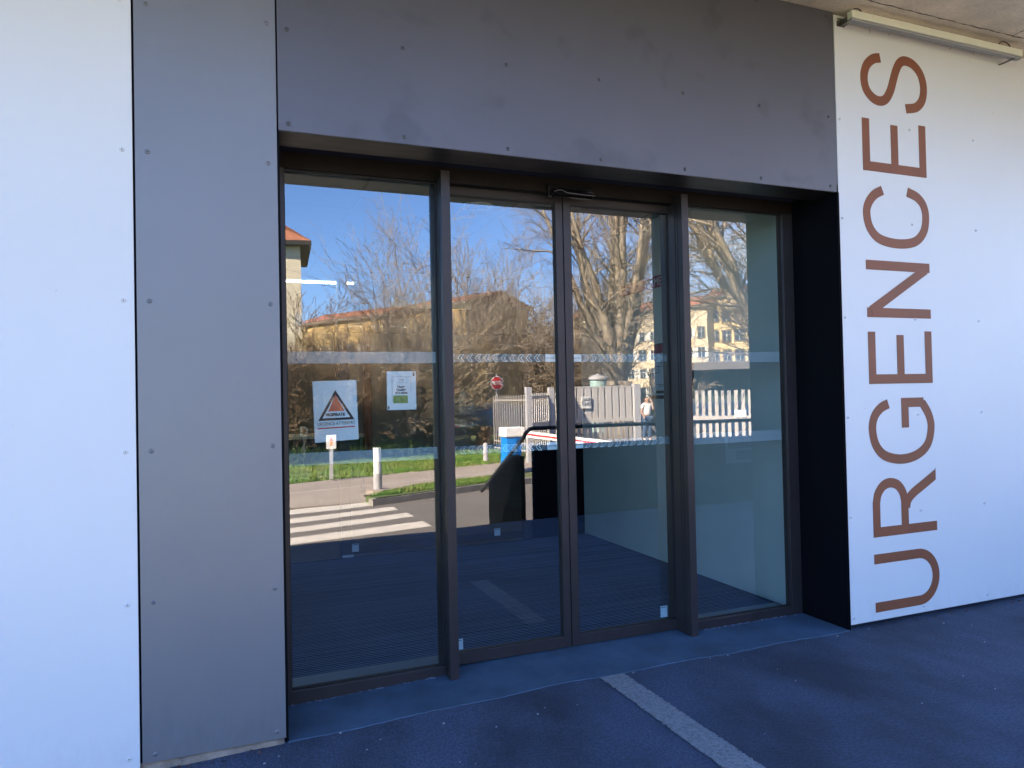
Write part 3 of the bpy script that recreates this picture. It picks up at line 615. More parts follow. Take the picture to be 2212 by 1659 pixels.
b = MB(); b.box(.2905, .9845, 3.46, 3.47, .002, 2.5495); b.box(1.0755, 1.8995, 3.46, 3.47, .0905, 2.5495); b.box(1.9805, 2.7995, 3.46, 3.47, .0905, 2.5495); b.build('glass_pane', G2, inn)
MB().box(2.8705, 3.4775, 3.44, 3.50, .002, 2.5495).build('solid_panel', M['black'], inn)
for x0, z0 in ((1.081, .043), (2.475, .064)):
    MB().box(x0, x0+.062, 3.440, 3.442, z0, z0+.073).build('sticker', M['label'], inn); MB().box(x0+.004, x0+.055, 3.4375, 3.439, z0+.062, z0+.067).build('sticker_print', M['ink'], inn)
MB().box(.985, 1.085, 3.37, 3.40, .012, .03).build('door_stop', M['label'], inn)
for (x0, x1, y) in ((.2, 1.36, 6.1), (1.50, 1.58, 6.1), (2.30, 3.12, 5.65), (3.29, 3.66, 5.65)):
    tag(MB().box(x0, x1, y-.010, y+.010, 2.926, 2.9405).build('linear_lamp', M['lamp']), {.2: 'long thin lit strip light in the hall, seen through the left pane', 1.50: 'very short lit strip light beyond the left pane', 2.30: 'lit strip light behind the left sliding leaf', 3.29: 'shorter lit strip light, rightmost in the hall'}[x0], 'ceiling light', 'strip lights in the hall')
b = MB().add([(2.38, 7.33, 2.90), (2.46, 6.45, 2.90), (3.60, 6.35, 2.90), (3.50, 7.25, 2.90)], [(0, 1, 2, 3)]); b.box(2.36, 3.6, 7.33, 7.40, 2.80, 2.94)
tag(b.build('ceiling_raft', M['pale']), 'pale acoustic raft under the hall ceiling', 'ceiling panel')
for x0, x1, y, lab in ((1.60, 1.78, 7.95, 'reddish wooden wall post, left of the pair in the hall'), (2.02, 2.14, 7.95, 'narrower reddish wooden post, right of the pair in the hall')):
    tag(MB().box(x0, x1, y, y+.12, -.003, 2.94).build('wooden_post', M['wood'], bevel=.004), lab, 'post', 'wooden posts in the hall')
cn = thing('reception_counter', 'long pale topped reception counter in the hall', 'counter', (1.0, 7.0, 0))
MB().box(.2, 1.75, 6.8, 7.4, -.003, .92).build('front', M['floor'], cn); MB().box(.15, 1.8, 6.75, 7.45, .92, .96).build('top', M['pale'], cn)

# ================================================================== ACROSS THE ROAD (seen mirrored in the glass)
def cyl(c, r_, h_, m, name, parent, n=18, cap=.0):
    return MB().lathe(c, [(r_, 0), (r_, h_-cap), (r_*.86, h_-cap*.3), (r_*.4, h_)] if cap else [(r_, 0), (r_, h_)], n).build(name, m, parent, smooth=False)
# bollard
p = rz(816, 1060, HP); t = thing('bollard', 'tall white bollard with a dark grey foot on a small concrete pad', 'bollard', p)
cyl((p.x, p.y, HP), .085, .34, M['galvd'], 'foot', t); cyl((p.x, p.y, HP+.34), .075, .50, M['wplast'], 'post', t, cap=.01); MB().prism([(p.x+.24*math.cos(a), p.y+.24*math.sin(a)) for a in np.linspace(0, 5.8, 9)], HP-.05, HP+.03).build('pad', M['path'], t)
p = rz(1050, 995, HP, YL); t = thing('round_post', 'short grey post with a rounded head on the lawn', 'bollard', p)
cyl((p.x, p.y, HP), .07, .50, M['galvd'], 'post', t, cap=.06)
p = rz(716, 1040, ZR); t = thing('direction_post', 'slim grey post with a white plate and orange arrow', 'sign', p)
MB().box(p.x-.04, p.x+.04, p.y-.03, p.y+.03, HP-.05, HP+.92).build('post', M['galvd'], t); MB().box(p.x-.11, p.x+.11, p.y+.03, p.y+.045, HP+.66, HP+.98).build('plate', M['wplast'], t)
ar = [(-.045, .73), (.045, .73), (.045, .84), (.085, .84), (0, .93), (-.085, .84), (-.045, .84)]
MB().ext([(p.x+a*.6, p.y+.0455, HP+c) for a, c in ar], (0, .003, 0)).build('arrow', M['orange'], t)
# ramp wall, rails, ribbed cheek, board
yw = 2*YL-4.78
t = thing('ramp_wall', 'dark anthracite ramp parapet along the forecourt edge', 'wall', (6, yw, 0))
xw0 = 3.50
MB().box(xw0, 14, yw-.08, yw, -.60, .83).build('parapet', M['rampw'], t)
b = MB(); zc_ = ZR
t2 = thing('handrail', 'dark tubular handrail that runs level over the parapet and bends down the steps', 'handrail', (3.4, yw, 0))
xr = 3.42
b = MB(); b.tube([(14, yw-.03, 1.045), (xr+.10, yw-.03, 1.045), (xr+.04, yw-.035, 1.035), (xr, yw-.07, .985), (xr, yw-.13, .93), (xr, yw-1.72, .09)], .025, 10)
b.build('rail', M['railm'], t2)
for P_ in [((x, yw-.03, .82), (x, yw-.03, 1.03)) for x in (4.03, 6.2, 8.6, 11)]+[((xr, yw-.38, .62), (xr, yw-.38, .78)), ((xr, yw-1.25, .12), (xr, yw-1.25, .33))]:
    MB().tube(P_, .011, 6).build('bracket', M['railm'], t2)
t3 = thing('stair_cheek', 'dark ribbed side wall sloping down beside the steps', 'wall', (3.4, yw-.8, ZR))
b = MB(); ya, ycn, ye = yw-.16, yw-.42, yw-1.32
b.ext([(3.40, ya, -.5), (3.40, ya, .70), (3.40, ycn, .70), (3.40, ye, .24), (3.40, ye, -.5)], (.04, 0, 0)); b.build('panel', M['rampw'], t3)
b = MB(); y = ye+.01
while y < ya:
    top = .70 if y > ycn else .24+(.70-.24)*(y-ye)/(ycn-ye)
    b.box(3.376, 3.3995, y, y+.012, -.5, top); y += .052
b.build('rib', M['rampw'], t3)
struct(MB().box(1.6, 3.37, yw-.5, yw-.10, ZR-.02, -.17).box(1.6, 3.37, yw-.9, yw-.5, ZR-.02, -.31).build('steps', M['kerb']))
t4 = thing('lettered_board', 'grey board with navy letter blocks ending in RTURE and LLON, on the parapet', 'sign', (6.6, yw, .6))
MB().box(6.26, 7.55, yw+.001, yw+.008, .475, .835).build('board', M['boardw'], t4)
MB().box(6.31, 7.50, yw+.009, yw+.014, .672, .822).build('letter_block', M['navy'], t4); MB().box(6.43, 7.50, yw+.009, yw+.014, .518, .640).build('letter_block', M['navy'], t4)
for tx_, x_, z_ in (('OUVERTURE', 6.325, .690), ('PAVILLON', 6.445, .530)):
    put_text(tx_, .155 if tx_[0] == 'O' else .135, (x_, yw+.0155, z_), (-1, 0, 0), (0, 0, 1), M['boardt'], 'board_text', t4, bold=.003, extrude=.001, align='RIGHT')
# lift barrier
p = rz(1106, 1020, ZR, YL); t = thing('barrier_gate', 'bright blue car park barrier with white head and a red striped white arm', 'barrier', p)
MB().box(p.x-.21, p.x+.19, p.y-.2, p.y+.2, ZR, ZR+.88).build('cabinet', M['blue'], t, bevel=.02); MB().box(p.x-.24, p.x+.28, p.y-.24, p.y+.24, ZR+.88, ZR+1.12).build('head', M['wplast'], t, bevel=.03)
MB().box(p.x+.05, p.x+.185, p.y+.202, p.y+.206, ZR+.2, ZR+.83).build('door', mat('dark_blue_door', (.0, .07, .3), .4), t)
a0 = rz(1150, 944, .42, YL); a1 = rz(1320, 961, .42, YL); a0 = Vector((p.x+.3, p.y+.1, .50)); a1.z = .42; d_ = (a1-a0)
up_ = Vector((0, 0, 1)); n_ = Vector((-d_.y, d_.x, 0)).normalized()
MB().obox((a0+a1)/2, d_/2, n_*.03, up_*.075).build('arm', M['wplast'], t); MB().obox((a0+a1)/2+n_*(-.032 if n_.y < 0 else .032), d_/2*.98, n_*.004, up_*.018).build('arm_stripe', M['redp'], t)
# gate and fences
def seg(uA, zA, uB, zB, yg=YL): return far(uA, zA, yg=yg), far(uB, zB, yg=yg)
def slats(b, A, B_, z0, z1, pitch, wd, th=.02, m=0, side=0):
    d_ = B_-A; n = max(1, int(d_.length/pitch)); u_ = d_.normalized(); q = Vector((-u_.y, u_.x, 0))
    for i in range(n+1):
        c = A+d_*(i/n)+q*side; b.obox((c.x, c.y, (z0+z1)/2), u_*wd/2, q*th/2, (0, 0, (z1-z0)/2), m)
def railseg(b, A, B_, z, hh=.03, th=.03, side=0):
    d_ = B_-A; u_ = d_.normalized(); q = Vector((-u_.y, u_.x, 0)); c = (A+B_)/2+q*side; b.obox((c.x, c.y, z), d_/2, q*th/2, (0, 0, hh))
gt = thing('sliding_gate', 'light grey metal gate, barred at one side and corrugated at the other', 'gate', far(1250, 24))
A, B_ = seg(1141, 20.5, 1238, 23.5); b = MB(); slats(b, A, B_, ZR+.12, ZR+1.95, .14, .06); railseg(b, A, B_, ZR+1.05, .06); railseg(b, A, B_, ZR+1.85, .025); railseg(b, A, B_, ZR+.15, .03); b.build('bar_panel', M['gatem'], gt)
for uu, zz in ((1141, 20.3), (1190, 21.8)):
    q = far(uu, zz, yg=YL); b = MB().box(q.x-.08, q.x+.08, q.y-.08, q.y+.08, ZR, ZR+2.12); b.build('gate_post', M['galvd'], gt)
A, B_ = seg(1238, 23.5, 1372, 24.5); b = MB(); slats(b, A, B_, ZR+1.08, ZR+2.12, .25, .205, .05); railseg(b, A, B_, ZR+1.02, .06, .10); railseg(b, A, B_, ZR+2.12, .02, .06); b.build('corrugated_panel', M['gatem'], gt)
b = MB(); railseg(b, A, B_, ZR+1.6, .50, .012, -.06); b.build('backing_sheet', M['galvd'], gt); b = MB(); slats(b, A, B_, ZR+.05, ZR+1.0, .20, .12); railseg(b, A, B_, ZR+.12, .05); b.build('slat_panel', M['galv'], gt)  # backing in darker grey paints the shading lines between the ribs
q = far(1374, 24.5, yg=YL); MB().box(q.x-.12, q.x+.12, q.y-.1, q.y+.1, ZR, ZR+2.2).build('gate_post', M['galvd'], gt)
u_ = (B_-A).normalized(); q_ = Vector((-u_.y, u_.x, 0)); q_ = q_ if q_.y > 0 else -q_
c = far(1262, 23.7, yg=YL)+q_*.10; MB().obox((c.x, c.y, ZR+1.62), u_*.17, q_*.01, (0, 0, .19)).build('gate_sign', M['wplast'], gt)
put_text('RAL\nENT', .16, (c.x+q_.x*.02+u_.x*.14*(1 if u_.x > 0 else -1), c.y+q_.y*.02+u_.y*.14, ZR+1.66), -u_ if u_.x > 0 else u_, (0, 0, 1), M['ink'], 'gate_sign_text', gt, extrude=.002)
fr_ = thing('slat_fence', 'light grey fence of broad upright slats, right of the gate opening', 'fence', far(1560, 24))
A, B_ = seg(1440, 25, 1760, 22, YG); b = MB(); slats(b, A, B_, ZR+.06, ZR+1.93, .215, .115, .03); b.build('slat', M['galv'], fr_); b = MB(); railseg(b, A, B_, ZR+1.02, .07, .05, .04); railseg(b, A, B_, ZR+.2, .05, .05, .04); b.build('rail', M['galv'], fr_)
q = (A+B_)/2; nf = Vector((-(B_-A).y, (B_-A).x, 0)).normalized(); nf = nf if nf.y > 0 else -nf
cc = far(1600, 23.4)+nf*.08; MB().obox((cc.x, cc.y, ZR+1.16), (B_-A).normalized()*.18, nf*.01, (0, 0, .11)).build('notice_plate', M['wplast'], fr_)
fb = thing('bar_fence', 'thin barred cream fence behind the shrubs, left of the gate', 'fence', far(1090, 25))
A, B_ = seg(1066, 24, 1136, 22); b = MB(); slats(b, A, B_, ZR+.3, ZR+1.9, .16, .035); railseg(b, A, B_, ZR+.42, .02); railseg(b, A, B_, ZR+1.75, .02); railseg(b, A, B_, ZR+.2, .02); b.build('bars', M['galv'], fb)
fp = thing('picket_fence', 'pale picket fence far left of the gate', 'fence', far(990, 27))
A, B_ = seg(930, 30, 1012, 27); b = MB(); slats(b, A, B_, ZR+.1, ZR+1.9, .2, .09); railseg(b, A, B_, ZR+1.0, .07); b.build('pickets', M['galv'], fp)
# stop sign
p = far(1073, 30, ZR, YL); t = thing('stop_sign', 'red octagonal stop sign with a white rim on a thin pole', 'traffic sign', p)
MB().tube([(p.x, p.y, ZR), (p.x, p.y, ZR+2.8)], .035, 8).build('pole', M['galvd'], t)
oc = lambda r_, y_: [(p.x+r_*math.cos(R(22.5+45*k)), y_, ZR+2.42+r_*math.sin(R(22.5+45*k))) for k in range(8)]
MB().ext(oc(.31, p.y+.05), (0, .01, 0)).build('rim', M['wplast'], t); MB().ext(oc(.275, p.y+.061), (0, .006, 0)).build('face', M['stopred'], t)
put_text('STOP', .23, (p.x, p.y+.075, ZR+2.34), (-1, 0, 0), (0, 0, 1), M['wplast'], 'sign_text', t, bold=.010, extrude=.004, align='CENTER', sx_=.85)
# cars
def car(p, ang, label, rear=False):
    t = thing('parked_car', label, 'car', p, 'cars parked beyond the fence'); c, s_ = math.cos(ang), math.sin(ang)
    def T(x, y, z): return (p.x+c*x-s_*y, p.y+s_*x+c*y, p.z+z)
    prof = [(-2.05, .30), (-2.1, .62), (-2.0, .88), (-1.1, .98), (-.55, 1.42), (.9, 1.46), (1.75, 1.05), (2.05, .95), (2.1, .55), (2.05, .28)]
    hw = [.84, .86, .86, .86, .66, .66, .84, .86, .86, .84]
    b = MB(); V = [T(x, w_, z) for (x, z), w_ in zip(prof, hw)]+[T(x, -w_, z) for (x, z), w_ in zip(prof, hw)]; n = len(prof)
    b.add(V, [tuple(range(n)), tuple(range(n, 2*n))[::-1]]+[(i, (i+1) % n, n+(i+1) % n, n+i) for i in range(n)]); b.build('body', M['carb'], t, bevel=.05)
    g = MB()
    for sg_ in (-1, 1):
        yy = [.80, .685, .685, .79]; P = [T(-.95, sg_*yy[0]*1.06, 1.01), T(-.52, sg_*.70, 1.36), T(.85, sg_*.70, 1.39), T(1.45, sg_*.82, 1.06)]
        g.ext(P, Vector(T(0, sg_*.012, 0))-Vector(T(0, 0, 0)))
    g.ext([T(-1.09, -.72, 1.02), T(-1.09, .72, 1.02), T(-.60, .60, 1.40), T(-.60, -.60, 1.40)], Vector(T(-.02, 0, .02))-Vector(T(0, 0, 0)))
    g.ext([T(1.70, -.72, 1.09), T(1.70, .72, 1.09), T(.96, .60, 1.44), T(.96, -.60, 1.44)], Vector(T(.02, 0, .02))-Vector(T(0, 0, 0)))
    g.build('window', M['pane'], t)
    for x in (-1.35, 1.3):
        for sg_ in (-1, 1):
            a, bb = Vector(T(x, sg_*.72, .32)), Vector(T(x, sg_*.90, .32)); wv = MB().tube([a, bb], .32, 18); wh = wv.build('wheel', M['tyre'], t)
            MB().tube([a.lerp(bb, .98), a.lerp(bb, 1.05)], .19, 12).build('rim', M['rim'], wh)
    for sg_ in (-1, 1): MB().obox(T(2.08, sg_*.62, .74), Vector((c, s_, 0))*.03, Vector((-s_, c, 0))*.14, (0, 0, .08)).build('tail_light', M['carl'], t)
    for sg_ in (-1, 1): MB().obox(T(-2.06, sg_*.62, .72), Vector((c, s_, 0))*.03, Vector((-s_, c, 0))*.14, (0, 0, .07)).build('headlight', M['wplast'], t)
car(far(1045, 37, ZR+.1, YL), R(15), 'dark blue car behind the shrubs under the stop sign')
car(far(1540, 30, ZR), R(8), 'dark blue car behind the broad slat fence')
car(far(1150, 34, ZR, YL), R(95), 'dark car behind the barred gate panel')
# person
def person(p):
    t = thing('person', 'brown haired person in white top and jeans, hand at head, by the gate', 'person', p)
    def skin(name, verts, edges, rad, m, par, sub=2):
        me = bpy.data.meshes.new(name); me.from_pydata([(p.x+a, p.y+b_, p.z+c) for a, b_, c in verts], edges, []); me.materials.append(m)
        o = bpy.data.objects.new(name, me); S.collection.objects.link(o); attach(o, par)
        sk = o.modifiers.new('skin', 'SKIN'); 
        for i, r_ in enumerate(rad): me.skin_vertices[0].data[i].radius = (r_, r_) if not isinstance(r_, tuple) else r_
        me.skin_vertices[0].data[0].use_root = True
        ss = o.modifiers.new('sub', 'SUBSURF'); ss.levels = sub; ss.render_levels = sub; return o
    V = [(0, 0, .95), (0, .01, 1.12), (0, .02, 1.32), (0, .01, 1.43), (0, .02, 1.52), (0, .035, 1.60), (0, .03, 1.68),
         (.17, 0, 1.40), (.27, .10, 1.18), (.14, .20, 1.42), (.11, .14, 1.55), (.10, .12, 1.60), (-.17, 0, 1.40), (-.24, .02, 1.13), (-.20, .13, .92), (-.19, .16, .85),
         (.09, 0, .88), (.10, .02, .48), (.10, -.02, .09), (.10, .12, .04), (-.09, 0, .88), (-.11, .03, .48), (-.13, -.05, .09), (-.13, .09, .04)]
    E_ = [(0, 1), (1, 2), (2, 3), (3, 4), (4, 5), (5, 6), (3, 7), (7, 8), (8, 9), (9, 10), (10, 11), (3, 12), (12, 13), (13, 14), (14, 15), (0, 16), (16, 17), (17, 18), (18, 19), (0, 20), (20, 21), (21, 22), (22, 23)]
    Rr = [.13, .12, .13, .075, .05, .085, .07, .055, .04, .033, .025, .02, .055, .04, .03, .02, .085, .058, .04, .03, .085, .058, .04, .03]
    body = skin('body', V, E_, Rr, M['skin'], t)
    skin('hair', [(0, -.01, 1.66), (0, -.035, 1.60), (0, -.06, 1.50), (0, -.05, 1.40)], [(0, 1), (1, 2), (2, 3)], [.098, .105, .085, .05], M['hair'], t)
    skin('top', [V[0], V[1], V[2], (0, .01, 1.44), V[7], (.24, .06, 1.26), V[12], (-.215, .01, 1.24)], [(0, 1), (1, 2), (2, 3), (3, 4), (4, 5), (3, 6), (6, 7)], [.155, .15, .155, .085, .078, .065, .078, .065], M['shirt'], t)
    skin('jeans', [V[0], V[16], V[17], V[18], V[20], V[21], V[22]], [(0, 1), (1, 2), (2, 3), (0, 4), (4, 5), (5, 6)], [.148, .102, .078, .062, .102, .078, .062], M['jeans'], t)
    for i, j in ((18, 19), (22, 23)): skin('shoe', [V[i][:2]+(.05,), V[j]], [(0, 1)], [.05, .045], M['shoe'], t, 1)
    for s_ in (-.03, .03): MB().lathe((p.x+s_, p.y+.115, p.z+1.61), [(.004, -.01), (.010, 0), (.004, .006)], 8, 'y').build('eye', M['ink'], body)
    # hand with five fingers held against the head
    hx, hy, hz = .10, .12, 1.60
    for k, (dx, dz, ln) in enumerate(((-.028, .01, .06), (-.012, .018, .07), (.004, .020, .075), (.018, .015, .062), (.028, -.02, .045))):
        skin('finger', [(hx+dx*.6, hy, hz), (hx+dx, hy-.01, hz+dz+ln*.5), (hx+dx*.9-.006, hy-.03, hz+dz+ln)], [(0, 1), (1, 2)], [.009, .008, .006], M['skin'], body, 1)
person(far(1396, 28.5, ZR+.02, YL))

# ------------------------------------------------------------------ bare trees
def segs_to_obj(segs, name, m, parent, sides=3):
    a = np.array(segs, dtype=np.float64); p0, p1, r0, r1 = a[:, 0:3], a[:, 3:6], a[:, 6:7], a[:, 7:8]
    t = p1-p0; ln = np.linalg.norm(t, axis=1, keepdims=True)+1e-9; t = t/ln
    ref = np.where(np.abs(t[:, 2:3]) > .9, np.array([[1., 0, 0]]), np.array([[0, 0, 1.]])); x = np.cross(t, ref); x /= np.linalg.norm(x, axis=1, keepdims=True)+1e-9; y = np.cross(t, x)
    vs = []
    for base, rad in ((p0-t*r0*.3, r0), (p1, r1)):
        for k in range(sides):
            an = 2*math.pi*k/sides; vs.append(base+(x*math.cos(an)+y*math.sin(an))*rad)
    V = np.stack(vs, axis=1).reshape(-1, 3); n = len(a)
    f = np.array([(k, (k+1) % sides, sides+(k+1) % sides, sides+k) for k in range(sides)])
    Fa = (f[None]+(np.arange(n)*2*sides)[:, None, None]).reshape(-1)
    me = bpy.data.meshes.new(name); nf = n*sides
    me.vertices.add(len(V)); me.vertices.foreach_set('co', V.ravel()); me.loops.add(nf*4); me.loops.foreach_set('vertex_index', Fa.astype(np.int32))
    me.polygons.add(nf); me.polygons.foreach_set('loop_start', np.arange(nf, dtype=np.int32)*4); me.polygons.foreach_set('use_smooth', np.ones(nf, dtype=bool)); me.update(calc_edges=True)
    me.materials.append(m); o = bpy.data.objects.new(name, me); S.collection.objects.link(o)
    if parent: attach(o, parent)
    return o
def grow(out, p, d, ln, r_, lvl, up, wob, kids, rng, minr):
    n = 4 if lvl < 2 else 3; q = p.copy(); dd = d.copy(); sl_ = ln/n
    for i in range(n):
        dd = (dd+Vector((rng.gauss(0, wob), rng.gauss(0, wob), rng.gauss(0, wob)+up))).normalized(); ra = max(minr, r_*(1-.75*i/n)); rb = max(minr*.7, r_*(1-.75*(i+1)/n)); q2 = q+dd*sl_
        out[0 if ra > .03 else 1].append((*q, *q2, ra, rb))
        if lvl < len(kids):
            for _ in range(kids[lvl] if i else max(1, kids[lvl]//2)):
                t_ = q.lerp(q2, rng.random()); ax_ = Vector((rng.gauss(0, 1), rng.gauss(0, 1), rng.gauss(0, 1))).normalized(); nd = (dd+ax_*rng.uniform(.45, 1.0)).normalized()
                grow(out, t_, nd, ln*rng.uniform(.35, .62), ra*.5, lvl+1, up, wob, kids, rng, minr)
        q, dd = q2, dd
def vase(p, hgt, rad, stems, kids, m1, m2, label, seed, up=.05, wob=.13, minr=.008, name='shrub', cat='shrub', r0=.05, basew=.3, grp=None, lean=(0, 0)):
    rng = random.Random(seed); out = ([], []); t = thing(name, label, cat, p, grp)
    for _ in range(stems):
        a = rng.uniform(0, 6.283); rr = rng.random()**.5; s0 = Vector((p.x+basew*rr*rad*math.cos(a), p.y+basew*rr*rad*math.sin(a), p.z-.05))
        tilt = rad*rr/hgt*1.0; d = Vector((math.cos(a)*tilt+lean[0], math.sin(a)*tilt+lean[1], 1)).normalized(); hh = hgt*rng.uniform(.6, 1.0)*(1-.25*rr)
        grow(out, s0, d, hh, r0*rng.uniform(.6, 1.2), 0, up, wob, kids, rng, minr)
    if out[0]: segs_to_obj(out[0], 'stem', m1, t, 4)
    segs_to_obj(out[1], 'twigs', m2, t, 3); return t
def plane_tree(p, label, seed, limbs, hgt, spread, trunk_h=2.2, tr=.42, bias=(0, 0)):
    rng = random.Random(seed); out = ([], []); t = thing('plane_tree', label, 'tree', p, 'big pollarded trees behind the gate')
    top = Vector((p.x, p.y, p.z+trunk_h)); tb = MB(); tb.tube([(p.x, p.y, p.z-.1), (p.x+.02, p.y, p.z+.7), (p.x-.02, p.y, p.z+1.5), top], [tr*1.25, tr*1.02, tr, tr*1.15], 12); tb.build('trunk', M['bark'], t, smooth=True)
    for k in range(limbs):
        a = 6.283*k/limbs+rng.uniform(-.3, .3); f_ = rng.uniform(.45, 1.0)
        d = Vector((math.cos(a)*spread*f_+bias[0], math.sin(a)*spread*.7*f_+bias[1], 1)).normalized(); q = top-Vector((0, 0, .35)); ln = hgt*rng.uniform(.75, 1.0); n = 7; r_ = tr*rng.uniform(.42, .58); dd = d
        for i in range(n):
            dd = (dd+Vector((rng.gauss(0, .07), rng.gauss(0, .07), .09))).normalized(); q2 = q+dd*ln/n; ra, rb = max(.03, r_*(1-.85*i/n)), max(.03, r_*(1-.85*(i+1)/n)); out[0].append((*q, *q2, ra, rb))
            for _ in range(2):
                ax_ = Vector((rng.gauss(0, 1), rng.gauss(0, 1), rng.gauss(0, .6))).normalized(); nd = (dd*.8+ax_*rng.uniform(.35, .9)).normalized()
                grow(out, q.lerp(q2, rng.random()), nd, rng.uniform(1.6, 3.4), .045, 1, .05 if rng.random() < .7 else -.10, .12, [0, 2, 2, 0], rng, .0065)
            q = q2
    segs_to_obj(out[0], 'limb', M['bark'], t, 6); segs_to_obj(out[1], 'crown_twigs', M['gtwig'], t, 3); return t
plane_tree(far(1338, 31, ZR, YL), 'massive plane tree forking above the corrugated gate panel', 5, 12, 10.5, .50, 2.4, .5)
b = seamline((3.35, -1.15, .0015), (4.1, -2.3, .0015), .0022); V_ = b; struct(b.build('crack', M['gasket']))
plane_tree(far(1690, 23, ZR, YG), 'plane tree with long arching limbs above the slat fence', 11, 8, 9.5, .75, 2.6, bias=(-.35, 0))
B_S = 'bare shrubs across the road'
vase(far(880, 26), 6.6, 2.4, 26, [2, 2, 1], M['gtwig'], M['gtwig'], 'tall fine bare tree left of the mullion reflection', 21, grp=B_S, wob=.07, minr=.006)
vase(far(1020, 42, yg=YL), 10.0, 4.2, 24, [2, 3, 1], M['twig'], M['gtwig'], 'tall tan bare tree behind the stop sign', 22, grp=B_S, wob=.10, minr=.010, r0=.08)
vase(far(745, 27), 5.0, 1.6, 9, [2, 2, 1], M['dtwig'], M['dtwig'], 'sparse dark bare shrub against the open sky', 23, grp=B_S, wob=.10, minr=.006)
vase(far(630, 22), 4.2, .7, 30, [2, 2, 2], M['dtwig'], M['dtwig'], 'dense dark climbing shrub in front of the cream tower', 24, wob=.2, grp=B_S)
vase(far(1165, 40, yg=YL), 6.4, 3.8, 32, [2, 3, 1], M['gtwig'], M['twig'], 'broad tan thicket left of the plane tree', 25, grp=B_S, minr=.010)
vase(far(1250, 40, yg=YL), 5.6, 3.2, 24, [2, 3, 1], M['gtwig'], M['gtwig'], 'grey brown thicket behind the meeting stiles', 26, grp=B_S, minr=.010)
vase(far(925, 26), 3.2, 1.5, 28, [2, 3, 1], M['ytwig'], M['ytwig'], 'low ochre thicket beside the narrow post', 27, wob=.16, grp=B_S)
vase(far(835, 25.5), 3.0, 2.2, 32, [2, 3, 1], M['twig'], M['twig'], 'low tangled tan shrub over the lawn', 28, wob=.24, up=-.02, grp=B_S)
vase(far(700, 25), 3.2, 2.3, 34, [2, 3, 1], M['twig'], M['dtwig'], 'low dark tangled shrub behind the poster', 29, wob=.24, up=-.02, grp=B_S)
vase(far(770, 36), 4.9, 3.4, 26, [2, 3, 1], M['twig'], M['twig'], 'mid height brown shrub in front of the ochre house', 30, grp=B_S, minr=.009)
vase(far(905, 36), 5.3, 3.4, 28, [2, 3, 1], M['ytwig'], M['ytwig'], 'mid height golden shrub in front of the long house', 31, grp=B_S, minr=.009)
vase(far(1040, 26, yg=YL), .9, .8, 7, [2, 2, 1], M['dtwig'], M['dtwig'], 'small leaning shrub in front of the barred fence', 32, wob=.25, lean=(.4, 0), grp=B_S, minr=.012)
vase(far(1440, 33, yg=YL), 2.8, 2.4, 14, [2, 3, 1], M['gtwig'], M['gtwig'], 'grey brown shrub behind the person', 33, grp=B_S)
# leafy hedge and grass
def leaves(name, boxes, n, m, sz, seed):
    rng = np.random.default_rng(seed); P = []
    for (c, ex, ey, hgt) in boxes:
        k = n; q = rng.normal(0, .42, (k, 3)); q = q/np.maximum(1, np.linalg.norm(q, axis=1, keepdims=True)*1.05); q[:, 2] = np.abs(q[:, 2]); P.append(np.array([c.x, c.y, c.z])+q*np.array([ex, ey, hgt]))
    P = np.concatenate(P); k = len(P); a = rng.normal(0, 1, (k, 3)); a /= np.linalg.norm(a, axis=1, keepdims=True); b_ = np.cross(a, rng.normal(0, 1, (k, 3))); b_ /= np.linalg.norm(b_, axis=1, keepdims=True)
    s_ = sz*rng.uniform(.6, 1.3, (k, 1)); V = np.stack([P-a*s_, P+b_*s_*.5, P+a*s_, P-b_*s_*.5], 1).reshape(-1, 3)
    me = bpy.data.meshes.new(name); me.from_pydata(V.tolist(), [], [(4*i, 4*i+1, 4*i+2, 4*i+3) for i in range(k)]); me.materials.append(m); o = bpy.data.objects.new(name, me); S.collection.objects.link(o); return o
tag(leaves('groundcover', [(rz(720, 990), 1.6, .8, .75), (rz(790, 988), 1.6, .8, .7), (rz(850, 985), 1.4, .8, .6), (rz(640, 1000), 1.4, .8, .55)], 2600, M['leaf'], .07, 3), 'dark green leafy ground cover along the back of the lawn', 'ground cover', kind='stuff')
rng = np.random.default_rng(4)
def tufts(name, quad, n, hgt, z, seed, label):
    rg = np.random.default_rng(seed); s_, t_ = rg.random(n), rg.random(n); A, B_, C_, D_ = [np.array(q[:2]) for q in quad]
    P = (A*(1-s_)[:, None]+B_*s_[:, None])*(1-t_)[:, None]+(D_*(1-s_)[:, None]+C_*s_[:, None])*t_[:, None]; hh = hgt*rg.uniform(.4, 1.3, n); an = rg.uniform(0, 6.28, n); w_ = .012+hh*.06; ld = rg.normal(0, .35, (n, 2))*hh[:, None]
    V = np.zeros((n, 3, 3)); V[:, 0, :2] = P+np.stack([np.cos(an), np.sin(an)], 1)*w_[:, None]; V[:, 1, :2] = P-np.stack([np.cos(an), np.sin(an)], 1)*w_[:, None]; V[:, 2, :2] = P+ld; V[:, :2, 2] = z-.01; V[:, 2, 2] = z+hh
    me = bpy.data.meshes.new(name); me.from_pydata(V.reshape(-1, 3).tolist(), [], [(3*i, 3*i+1, 3*i+2) for i in range(n)]); me.materials.append(M['grass']); o = bpy.data.objects.new(name, me); S.collection.objects.link(o); tag(o, label, 'grass', kind='stuff')
tufts('verge_grass', [rz(795, 1076, HP), rz(1100, 1040, HP), rz(1100, 1030, HP), rz(900, 1052, HP)], 5200, .065, HP+.02, 1, 'rough grass on the narrow verge by the kerb')
tufts('lawn_grass', [rz(560, 1050), rz(1125, 998), rz(1125, 965), rz(560, 1000)], 26000, .07, ZR-.02, 2, 'short sunlit lawn grass beyond the pavement')

